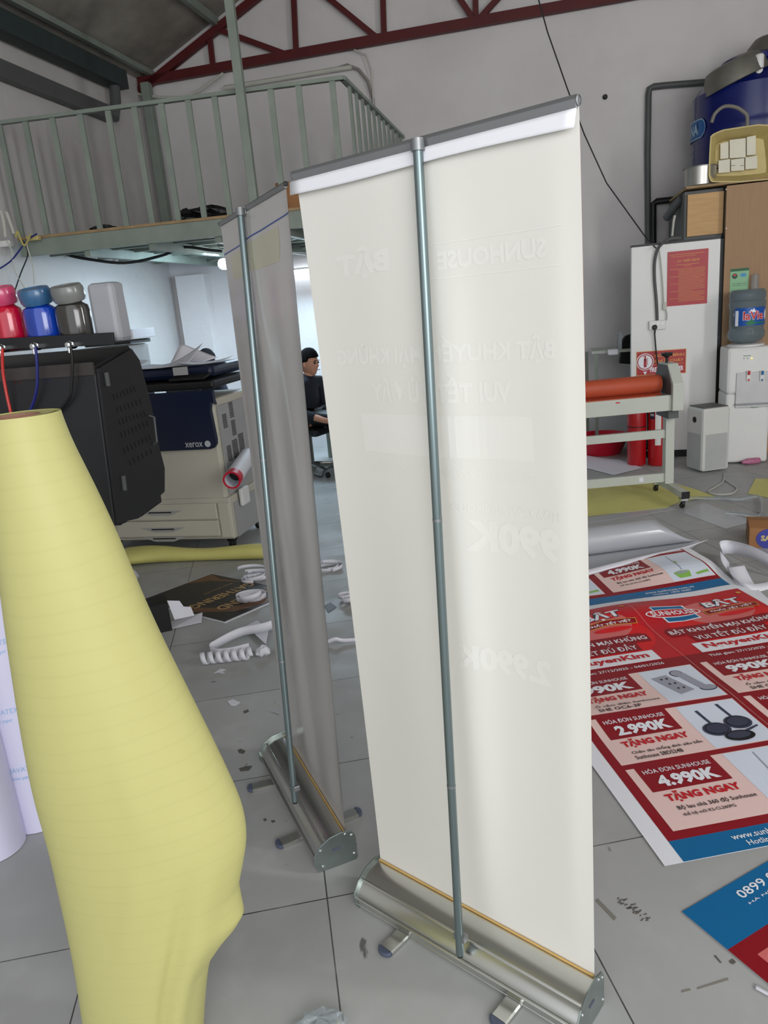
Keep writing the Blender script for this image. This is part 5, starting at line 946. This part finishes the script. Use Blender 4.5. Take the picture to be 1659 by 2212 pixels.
# pot, cream tub standing on edge
c = wp(1512, 402, -.12); c = V((c.x, c.y, zc_+.004)); t = thing('cooking_pot', c, 'dull aluminium cooking pot on the small cupboard', 'pot'); hp = .145; q = B(); q.lathe(c, [(.10, 0), (.118, .012), (.122, hp), (.135, hp+.002), (.135, hp+.005), (.118, hp+.005), (.112, .014)], 40); build('pan', q, mat('pot_aluminium', (170, 168, 162), .3, .8, var=.04, scale=6, stretch=(1, 1, .1)), t, smooth=True)
q = B(); q.tube([c+UZ*(hp-.02)+BX*.125, c+UZ*(hp-.005)+BX*.15+BY*.02, c+UZ*(hp-.02)+BX*.125+BY*.04], .005, 8); build('handle', q, BLACKP, t, smooth=True)
PL = [(1534, 292), (1560, 280), (1640, 268), (1690, 272), (1700, 385), (1600, 394), (1536, 394), (1530, 380)]
t = thing('plastic_tub', wp(1620, 392, -.12), 'cream plastic tub standing on its side beside the pot', 'tub')
def ring(pts, inset, off, dz=0): P = [wp(x, y, off) for x, y in pts]; c = sum(P, V((0, 0, 0)))/len(P); return [c+(p-c)*inset for p in P]
def smoothp(P): 
    Q = []
    for i in range(len(P)): a, b_, c_ = P[i-1], P[i], P[(i+1) % len(P)]; Q += [b_*.75+a*.25, b_*.94+a*.03+c_*.03, b_*.75+c_*.25]
    return Q
r_out = smoothp(ring(PL, 1, .0)); r_o2 = smoothp(ring(PL, .96, -.0)); r_in = smoothp([p+BY*.14 for p in ring(PL, .68, 0)]); q = B(); n = len(r_out)
def loop(L): 
    k = len(q.v); m_ = []
    for R_ in L: q.v += R_
    for j in range(len(L)-1):
        for i in range(n): q.f.append((k+j*n+i, k+j*n+(i+1) % n, k+(j+1)*n+(i+1) % n, k+(j+1)*n+i)); q.m.append(0)
loop([r_out, r_o2, r_in]); q.f.append(tuple(range(len(q.v)-n, len(q.v)))); q.m.append(0); build('shell', q, CREAM, t, solid=.005)
def insq(x0_, y0_, x1_, y1_, nm): 
    P = [wp(x0_, y0_, -.10), wp(x1_, y0_-4, -.10), wp(x1_, y1_-2, -.10), wp(x0_, y1_, -.10)]; q2 = B(); q2.prism(P, BY*.02); build(nm, q2, mat('ivory_panel', (214, 210, 192), .4), t, bevel=.002)
insq(1556, 310, 1574, 344, 'liner_panel'); insq(1576, 302, 1611, 342, 'liner_panel'); insq(1613, 296, 1633, 336, 'liner_panel'); insq(1552, 347, 1577, 374, 'liner_panel'); insq(1579, 345, 1608, 370, 'liner_panel'); insq(1610, 340, 1636, 366, 'liner_panel')
q = B(); 
for x0_ in (1580, 1599): q.bar(wp(x0_, 358, -.096), wp(x0_+8, 357, -.096), .002, .006, up=BY)
build('slots', q, BLACKP, t)
q = B(); q.tube(spline([wp(1537, 265, .0), wp(1545, 245, .0), wp(1565, 230, .0), wp(1590, 232, .0), wp(1608, 243, .0), wp(1614, 252, .0), wp(1614, 272, .0)]), .014, 10); tag(build('bent_hose', q, mat('grey_hose2', (120, 116, 108), .6), smooth=True), 'bent grey hose arching above the cream tub', 'hose')
# sticker and cups on the cabinet
def fn(g, w_, h_):
    g.rect(0, h_*.9, w_, h_, 0, 1); g.rect(0, 0, w_, h_*.1, 0, 1); g.disc(w_*.24, h_*.72, w_*.15, w_*.15, 1, 1); g.poly([(w_*.12, h_*.70), (w_*.36, h_*.76), (w_*.30, h_*.66)], 0, 2); g.disc(w_*.24, h_*.76, w_*.09, w_*.05, 2, 3); g.disc(w_*.7, h_*.74, w_*.17, w_*.11, 3, 1); g.text('TIẾT KIỆM NƯỚC', w_*.1, h_*.40, w_*.92, h_*.45, 1, 1, .03); g.text('TẮT KHI KHÔNG SỬ DỤNG', w_*.08, h_*.33, w_*.88, h_*.375, 1, 1, .03)
board('green_sticker', (1577, 581), (1617, 579), (1617, 634), (1577, 638), 'small green notice on the wooden cabinet above the bottle', 'sticker', mat('sticker_green', (140, 190, 146), .5), fn, [mat('deep_green', (20, 96, 60), .5), PRINTS[BLKI], PRINTS[RED], mat('sky_blue', (80, 150, 200))])
q = B(); c = wp(1630, 632, .04); q.lathe(c, [(.033, 0), (.026, .14), (.02, .145)], 20, ax=(BX, BY, UZ)); tag(build('cup_holder', q, CLEAR, smooth=True), 'clear cup dispenser tube on the cabinet behind the bottle', 'cup dispenser')
# water dispenser and bottle
DY = .30; D0 = fl(1578, 1003)
def dp_(px, py, off=0.): return onp(px, py, D0-BY*off, BY)
zD = dp_(1585, 750).z; dxl = 0; wD = .33; t = thing('water_dispenser', D0+BX*.16+BY*.16, 'white water dispenser with two taps at the right', 'water dispenser')
ax = (dp_(1572, 752)-D0).dot(BX)
q = B(); q.box(D0+BX*(ax+wD/2)+BY*.16+UZ*(zD*.30+.01), (wD, .31, zD*.60), BAX); build('lower_cabinet', q, WHP, t, bevel=.02)
q = B(); q.box(D0+BX*(ax+wD/2)+BY*.155+UZ*(zD*.80), (wD, .31, zD*.39), BAX); build('upper_body', q, WHP, t, bevel=.025)
q = B(); z_a, z_b = dp_(1620, 812).z, dp_(1620, 872).z; q.box(D0+BX*(ax+.20)+UZ*((z_a+z_b)/2)-BY*.004, (.26, .012, z_a-z_b+.06), BAX); fp = build('tap_panel', q, mat('panel_grey_white', (200, 200, 202), .35), t, bevel=.006)
q = B(); q.box(D0+BX*(ax+.19)-BY*.01+UZ*z_b, (.25, .03, .012), BAX); build('drip_tray', q, ALUD, t, bevel=.003)
for px, mt in ((1617, PRINTS[RED]), (1646, PRINTS[BLU])):
    q = B(); c = dp_(px, 812, .012); q.box(c, (.035, .02, .085), BAX); tp_ = build('tap', q, WHP, t, bevel=.006); q = B(); q.box(c+UZ*.025-BY*.014, (.016, .02, .03), BAX); build('lever', q, mt, tp_, bevel=.003); q = B(); q.lathe(c-UZ*.03-BY*.01, [(.008, 0), (.008, .002)], 12, ax=(BX, UZ, -BY)); build('colour_dot', q, mt, tp_)
g = Art(); g.text('Panasonic', 0, 0, .055, .008, 0, 1, .03); q = B(); o_ = dp_(1606, 770, .001); g.to(q, lambda u_, v_, h: o_+BX*u_+UZ*v_-BY*h); o2_ = dp_(1622, 881, .012); g.to(q, lambda u_, v_, h: o2_+BX*u_+UZ*v_-BY*h); build('maker_mark', q, mat('mark_green', (40, 110, 60)), t)
q = B(); [q.lathe(dp_(1607+k*8, 774, .001), [(.0035, 0), (.0035, .002)], 8, ax=(BX, UZ, -BY)) for k in range(2)]; build('indicator', q, BLACKP, t)
q = B(); q.lathe(dp_(1624, 774, .001), [(.005, 0), (.005, .003)], 8, ax=(BX, UZ, -BY)); build('power_light', q, mat('led_amber', (230, 200, 60), emit=1.5), t)
q = B(); q.lathe(dp_(1615, 840, .003), [(.012, 0), (.012, .002)], 16, ax=(BX, UZ, -BY)); build('warning_sticker', q, mat('sticker_yellow', (206, 176, 30)), t)
cD = D0+BX*(ax+wD/2)+BY*.16+UZ*(zD*.995); q = B(); q.lathe(cD-UZ*.003, [(.135, 0), (.135, .014), (.115, .02)], 36); build('top_collar', q, WHP, t, smooth=True)
bt = thing('water_bottle', cD+UZ*.018, 'large clear blue water bottle upturned on the dispenser', 'water bottle'); bh = dp_(1600, 630).z-zD; rb = .135
pf2 = [(.06, -.0), (.115, .02), (rb, .05), (rb*1.02, .09), (rb*.93, .11), (rb*.95, .13), (rb*.95, bh*.62), (rb*.92, bh*.64), (rb*1.0, bh*.68), (rb*1.0, bh*.78), (rb*.93, bh*.80), (rb*.99, bh*.84), (rb*.98, bh*.94), (rb*.85, bh*.99), (.08, bh)]
q = B(); q.lathe(cD+UZ*.018, pf2, 48); build('bottle_body', q, mat('blue_bottle_plastic', (168, 190, 204), .08, trans=.8, var=.02, ior=1.2), bt, smooth=True)
q = B(); LBB = mat('label_royal_blue', (30, 84, 168), .35); rl_ = rb*.955; q.grid(cyl(cD, rl_+.002, -2.75, -.3, .16, .16+bh*.33), 24, 1)
g = Art(); lz = .16; lh = bh*.33; g.rect(-2.1, lz+lh*.1, -.9, lz+lh*.18, 4, 1); g.poly([(-2.1, lz+.02), (-1.75, lz+.05), (-1.5, lz+.015), (-1.9, lz+.0)], 4, 2); g.poly([(-1.95, lz+lh*.72), (-1.78, lz+lh*.9), (-1.62, lz+lh*.72)], 1, 1); g.poly([(-1.8, lz+lh*.74), (-1.66, lz+lh*.95), (-1.5, lz+lh*.72)], 1, 1)
g.text('laVie', -2.25, lz+lh*.30, -.99, lz+lh*.80, 1, 2, .05); g.text('laVie', -2.22, lz+lh*.32, -1.02, lz+lh*.78, 2, 4, .025); g.disc(-.75, lz+lh*.55, .13, lh*.28, 1, 2); g.rect(-2.7, lz, -2.5, lz+lh*.85, 1, 1)
g.to(q, lambda u_, v_, h: cD+V((math.cos(u_)*(rl_+.0024+h), math.sin(u_)*(rl_+.0024+h), v_)), cut=((-2.8, -.3, 24), (0, 1, 2)), mibase=0); build('label', q, [LBB, PRINTS[WHT], PRINTS[RED], PRINTS[WHT], mat('label_green', (40, 120, 80))], bt, smooth=True)
# air purifier
PA = fl(1483, 1020); PB = fl(1535, 1023); PC = fl(1571, 1012); t = thing('air_purifier', (PA+PC)/2, 'white and grey square air purifier on the floor before the partition', 'air purifier')
ux = (PB-PA); wv = .235; an_ = math.radians(8.7); UX = V((math.cos(an_), math.sin(an_), 0)); UY = V((-math.sin(an_), math.cos(an_), 0)); PBc = fl(1516, 1024); pc0 = PBc+UX*wv/2+UY*wv/2
ztop = onp(1516, 884, PBc, V((0, 1, 0))).z; hP = ztop
q = B(); q.box(pc0+UZ*(hP/2+.006), (wv, wv, hP-.012), (UX, UY, UZ)); build('housing', q, mat('purifier_white', (208, 208, 204), .4, var=.01), t, bevel=.022)
q = B(); q.box(pc0+UZ*(hP+.001), (wv-.03, wv-.03, .006), (UX, UY, UZ)); build('top_grille', q, DGREY, t, bevel=.002)
q = B(); MS = mat('purifier_mesh', (176, 178, 176), .5); q.box(pc0-UX*(wv/2+.0005)+UZ*(hP*.33), (.002, wv-.05, hP*.54), (UX, UY, UZ)); q.box(pc0-UY*(wv/2+.0005)+UZ*(hP*.33), (wv-.05, .002, hP*.54), (UX, UY, UZ)); build('side_mesh', q, MS, t)
q = B()
for i in range(9):
    for j in range(11): pass
q = B(); q.lathe(pc0-UX*(wv/2+.0)+UZ*(hP*.81)+UY*.0, [(.024, 0), (.024, .003)], 24, ax=(UY, UZ, -UX)); build('display', q, BLACKP, t)
c = fl(1605, 1005); q = B(); X_ = V((.99, .1, 0)); q.lathe(c+UZ*.026-X_*.0, [(.012, -.01), (.016, 0), (.018, .02), (.025, .03), (.025, .13), (.022, .14)], 20, ax=(V((-.1, .99, 0)), UZ, X_)); tag(build('spray_can', q, mat('can_pink', (180, 110, 140), .4, var=.3, scale=40), smooth=True), 'small pink can lying on the floor by the dispenser', 'can')
# table and black chair behind the partition's left edge
q = B(); p = at(1330, 757, 7.0); t = thing('side_table', V((p.x, p.y, 0)), 'small cluttered table behind the left edge of the partition', 'table'); q.box(p+V((.06, .1, 0)), (.5, .4, .025), BAX); build('table_top', q, LAMG, t)
for s_ in (-.2, .26):
    for t_ in (-.06, .25): q = B(); q.box(V((p.x+s_, p.y+t_, (p.z-.012)/2)), (.03, .03, p.z-.012), BAX); build('leg', q, STEEL, t)
q = B(); p2 = at(1352, 750, 6.9); q.prism([at(x, y, 6.95) for x, y in ((1337, 785), (1341, 755), (1344, 735), (1350, 726), (1362, 722), (1400, 722), (1400, 790))], V((.01, .05, 0))); tag(build('fan_speaker', q, BLACKP, bevel=.01), 'black slotted panel standing on the side table behind the partition', 'panel')
q = B(); p3 = at(1324, 765, 6.85); q.box(p3+UZ*.02, (.09, .08, .05), BAX); tag(build('white_bowl', q, WPAP, bevel=.01), 'small white container on the side table', 'container')
q = B(); c = at(1338, 750, 6.9); q.lathe(V((c.x, c.y, p.z+.013)), [(.022, 0), (.022, .13), (.01, .16)], 14); tag(build('clear_bottle', q, CLEAR, smooth=True), 'clear bottle standing on the side table', 'bottle')
# ------------------------------------------------------------------ floor litter behind the stands
# yellow paper roll lying in front of the copier
ya, yb = fl(262, 1222), fl(600, 1212); d = (yb-ya); b = B()
def lay(a_, v_):
    R_ = .055+.02*math.exp(-(v_/.25)**2)+.006*math.sin(v_*9); th = 2*math.pi*a_; p = ya+d*v_; nn = V((-d.y, d.x, 0)).normalized()
    e = 1+.7*math.exp(-(v_/.2)**2); return p+nn*(R_*math.cos(th)*e+.06)+UZ*(max(0, R_*.8*(1+math.sin(th)))*(1-.25*math.exp(-(v_/.2)**2))+.002)
b.grid(lay, 28, 40); tag(build('yellow_paper_roll', b, YELB, smooth=True), 'flattened yellow paper roll lying on the floor before the copier', 'paper roll')
# black event poster
def fn2():
    lf, tpp, bo = fl(300, 1300), fl(457, 1241), fl(486, 1347); o_ = bo+UZ*.006; ux_ = tpp-lf; uy_ = lf-bo
    t = B(); c4 = [o_, o_+ux_, o_+ux_+uy_, o_+uy_]; t.prism(c4, -UZ*.005, 3); g = Art()
    g.rect(.012, .012, .99, .99, 0, 1)
    g.poly([(.02, .4), (.25, .1), (.6, .02), (.9, .05), (.6, .12), (.3, .2), (.1, .5)], 1, 2); g.poly([(.98, .5), (.9, .8), (.98, .98), (.6, .98), (.8, .85)], 1, 2); g.poly([(.03, .6), (.12, .45), (.1, .7), (.2, .95), (.03, .95)], 1, 2)
    return t, g, o_, ux_, uy_
t_, g, o_, ux_, uy_ = fn2()
g.to(t_, lambda u_, v_, h: o_+ux_*u_+uy_*v_+UZ*(.0008+h))
g2 = Art(); g2.text('YEAR-END', .0, 0, .74, .1, 2, 3, .02); g2.text('GATHERING', .0, -.22, .84, -.12, 2, 3, .02); g2.text('dinner party 2025', .1, -.34, .5, -.31, 2, 3, .0)
g2.to(t_, lambda u_, v_, h: o_+ux_*(.96-u_)+uy_*(.30-v_)+UZ*(.0008+h))
tag(build('event_poster', t_, [mat('poster_black', (30, 28, 26), .4), mat('poster_bronze', (104, 68, 38), .4), mat('poster_gold', (186, 150, 96), .4), WPAP]), 'black event poster with gold lettering lying on the floor', 'poster')
# torn black box
p = fl(372, 1360); t = thing('torn_box', p, 'torn open black cardboard box on the floor by the yellow roll', 'box'); X_ = V((.94, .34, 0)).normalized(); Y_ = V((-.34, .94, 0)).normalized()
q = B(); q.box(p-X_*.13+Y_*.06+UZ*.075, (.26, .14, .15), (X_, Y_, UZ)); build('carton', q, BLACKP, t)
q = B(); q.prism([p+X_*.0+UZ*.16, p+X_*.06+UZ*.145, p+X_*.075+UZ*.11, p+X_*.11+UZ*.10, p+X_*.12+UZ*.05, p+X_*.02+UZ*.05], Y_*.002); q.prism([p+UZ*.004, p+X_*.15+UZ*.004, p+X_*.17+Y_*.09+UZ*.02, p+Y_*.1+UZ*.004], UZ*.002); build('torn_flap', q, WPAP, t)
g = Art(); g.text('WARRANTY', 0, 0, .07, .012, 0, 1, .02); g.text('VIET NAM', 0, -.02, .05, -.008, 0, 1, .02); q = B(); g.to(q, lambda u_, v_, h: p-X_*.20+Y_*.02+UZ*.1505+X_*u_+Y_*(v_+.04)+UZ*h); build('lettering', q, GPAP, t)
# film offcuts
ribbon([fl(x, y, z) for x, y, z in ((640, 1335, .06), (580, 1362, .05), (520, 1375, .03), (470, 1400, .01), (455, 1412, .006), (470, 1420, .004), (500, 1418, .004), (540, 1408, .01))], .045, WPAP, 'film_offcut', 'white film offcut bent in a wide loop on the floor')
q = B(); a = fl(436, 1436, .0); c = fl(545, 1424, .0); dd = c-a; nn = V((-dd.y, dd.x, 0)).normalized()
def hel(a_, v_):
    th = v_*2*math.pi*6.5; p = a+dd*(v_*1.0)+dd.normalized()*(.022*(a_-.5)*1.0); return p+nn*(.028*math.cos(th))+UZ*(.03+.028*math.sin(th))
q.grid(hel, 2, 130); tag(build('film_offcut', q, WPAP, smooth=True, solid=.0006), 'white film offcut twisted into a tight spiral on the floor', 'strip')
random.seed(11)
def curls(px, py, sx, sy, lab, n=4, m_=WPAP, r=.05, wd=.03):
    c = fl(px, py); t = thing('strip_tangle', c, lab, 'strips')
    for k in range(n):
        q = B(); o_ = V((random.uniform(-sx, sx), random.uniform(-sy, sy), 0)); R_ = r*random.uniform(.7, 1.2); ph = random.random()*6; tw = random.uniform(4, 6.5)
        q.grid(lambda a_, v_: c+o_+V((R_*1.4*math.cos(ph+v_*tw)*(1+.2*v_), R_*math.sin(ph+v_*tw)*(1+.2*v_), .002+.04*v_*(k % 2)+a_*wd)), 1, 26); build('strip', q, m_, t, smooth=True, solid=.0008)
curls(562, 1248, .05, .05, 'tangle of white curled strips right of the black poster', 7, r=.045, wd=.022); curls(548, 1300, .03, .04, 'white strip curled near the tip of the black poster', 3, r=.045, wd=.035)
curls(722, 1225, .03, .06, 'curled white strip far back between the two banners', 4, r=.04, wd=.022); curls(762, 1300, .03, .04, 'curled white strip with blue marks beside the cream banner', 4, r=.045, wd=.024)
flat('paper_scrap', [(531, 1352), (556, 1340), (580, 1362), (575, 1392)], WPAP, 'pale four sided paper scrap beside the looped offcut', 'scrap', .02)
q = crumple(fl(570, 1416)+UZ*.025, (.035, .03, .024), 10, 8, .5); tag(build('paper_scrap', q, WPAP), 'crumpled white paper scrap beside the spiral offcut', 'scrap')
flat('paper_scrap', [(462, 1454), (476, 1444), (488, 1446), (480, 1450), (486, 1455), (470, 1452)], WPAP, 'tiny torn scrap below the spiral offcut', 'scrap')
flat('paper_scrap', [(491, 1515), (503, 1510), (519, 1517), (508, 1524), (498, 1523)], WPAP, 'small white scrap on the floor left of the grey banner', 'scrap')
flat('paper_scrap', [(584, 1536), (600, 1534), (604, 1543)], GPAP, 'small grey triangular scrap beside the pole', 'scrap')
flat('film_square', [(700, 1308), (714, 1301), (727, 1311), (709, 1323)], DGREY, 'small dark grey square of film between the banners', 'scrap')
ribbon([fl(x, y, z) for x, y, z in ((706, 1392, .004), (725, 1385, .02), (745, 1388, .006), (800, 1384, .004))], .02, WPAP, 'white_strip', 'narrow white strip lying behind the cream banner edge')
q = crumple(fl(690, 2225)+UZ*.018, (.05, .03, .017), 14, 21, .7); tag(build('plastic_wrapper', q, CLEAR), 'crumpled clear plastic wrapper at the bottom edge of the floor', 'wrapper')
q = crumple(fl(285, 1262)+UZ*.05, (.05, .04, .05), 8, 2, .15); tag(build('white_cup', q, GPAP, smooth=True), 'pale grey packet beside the yellow roll on the floor', 'packet')
# marks on the floor (shoe print, tape residue)
MK = [mat('grime', (96, 92, 86), .7, var=.2, scale=90), mat('tape_residue', (132, 130, 120), .6)]
def stain(polys, lab, mi):
    q = B()
    for P in polys: q.prism([fl(x, y, .0012) for x, y in P], -UZ*.0008, mi)
    return build('floor_mark', q, MK, fo)
ORG['floor'] = V((0, 0, 0))
random.seed(8); sp_ = []
for k in range(34):
    f_ = k/34; x = 1340+f_*60+random.uniform(-10, 10); y = 1942+f_*45+random.uniform(-7, 7); a_ = random.uniform(-.3, .3); l_ = random.uniform(3, 9); sp_.append([(x, y), (x+l_, y-l_*.3), (x+l_, y-l_*.3+2), (x, y+2.2)])
stain(sp_, '', 0); stain([[(1507, 2133), (1572, 2112), (1574, 2117), (1507, 2137)], [(1472, 2140), (1490, 2135), (1493, 2139), (1474, 2144)]], '', 1); stain([[(1542, 2064), (1546, 2063), (1559, 2079), (1556, 2080)], [(1575, 2075), (1583, 2071), (1590, 2078), (1584, 2083), (1577, 2080)]], '', 0)
stain([[(1286, 1945), (1292, 1941), (1332, 1982), (1327, 1988)]], '', 1); stain([[(513, 1620), (520, 1617), (530, 1622), (526, 1628), (516, 1626)], [(516, 1660), (530, 1655), (545, 1654), (538, 1664), (520, 1666)], [(568, 1770), (573, 1767), (577, 1771), (572, 1774)], [(585, 1773), (592, 1771), (595, 1775), (588, 1777)], [(525, 1536), (536, 1532), (538, 1537), (528, 1541)]], '', 0)

# look-alikes share a group
GROUPS = {'banner_stand': 'roll up banner stands', 'ink_jar': 'ink jars on top of the black printer', 'fire_extinguisher': 'fire extinguishers under the laminator', 'white_paper_roll': 'white paper rolls at the left edge',
          'printed_banner_sheet': 'printed sheets on the floor', 'metal_basin': 'metal basins on the water tank', 'roof_purlin': 'roof purlins', 'paper_strip': 'white paper strips by the printed sheet',
          'film_offcut': 'white film offcuts on the floor', 'paper_scrap': 'paper scraps on the floor', 'strip_tangle': 'tangles of curled strips', 'office_chair': 'office chairs under the mezzanine', 'person': 'people under the mezzanine',
          'tube_light': 'tube lights under the mezzanine', 'film_sheet': 'film sheets on the floor', 'protective_paper': 'yellow protective papers on the floor', 'network_box': 'network boxes at the deck edge', 'floor_cable': 'cables on the floor under the desk',
          'antenna': 'antennas of the network box', 'paper_sheet': 'loose white sheets on the machines'}
for o in sc.objects:
    if not o.parent and o.get('label') and o.name.split('.')[0] in GROUPS: o['group'] = GROUPS[o.name.split('.')[0]]
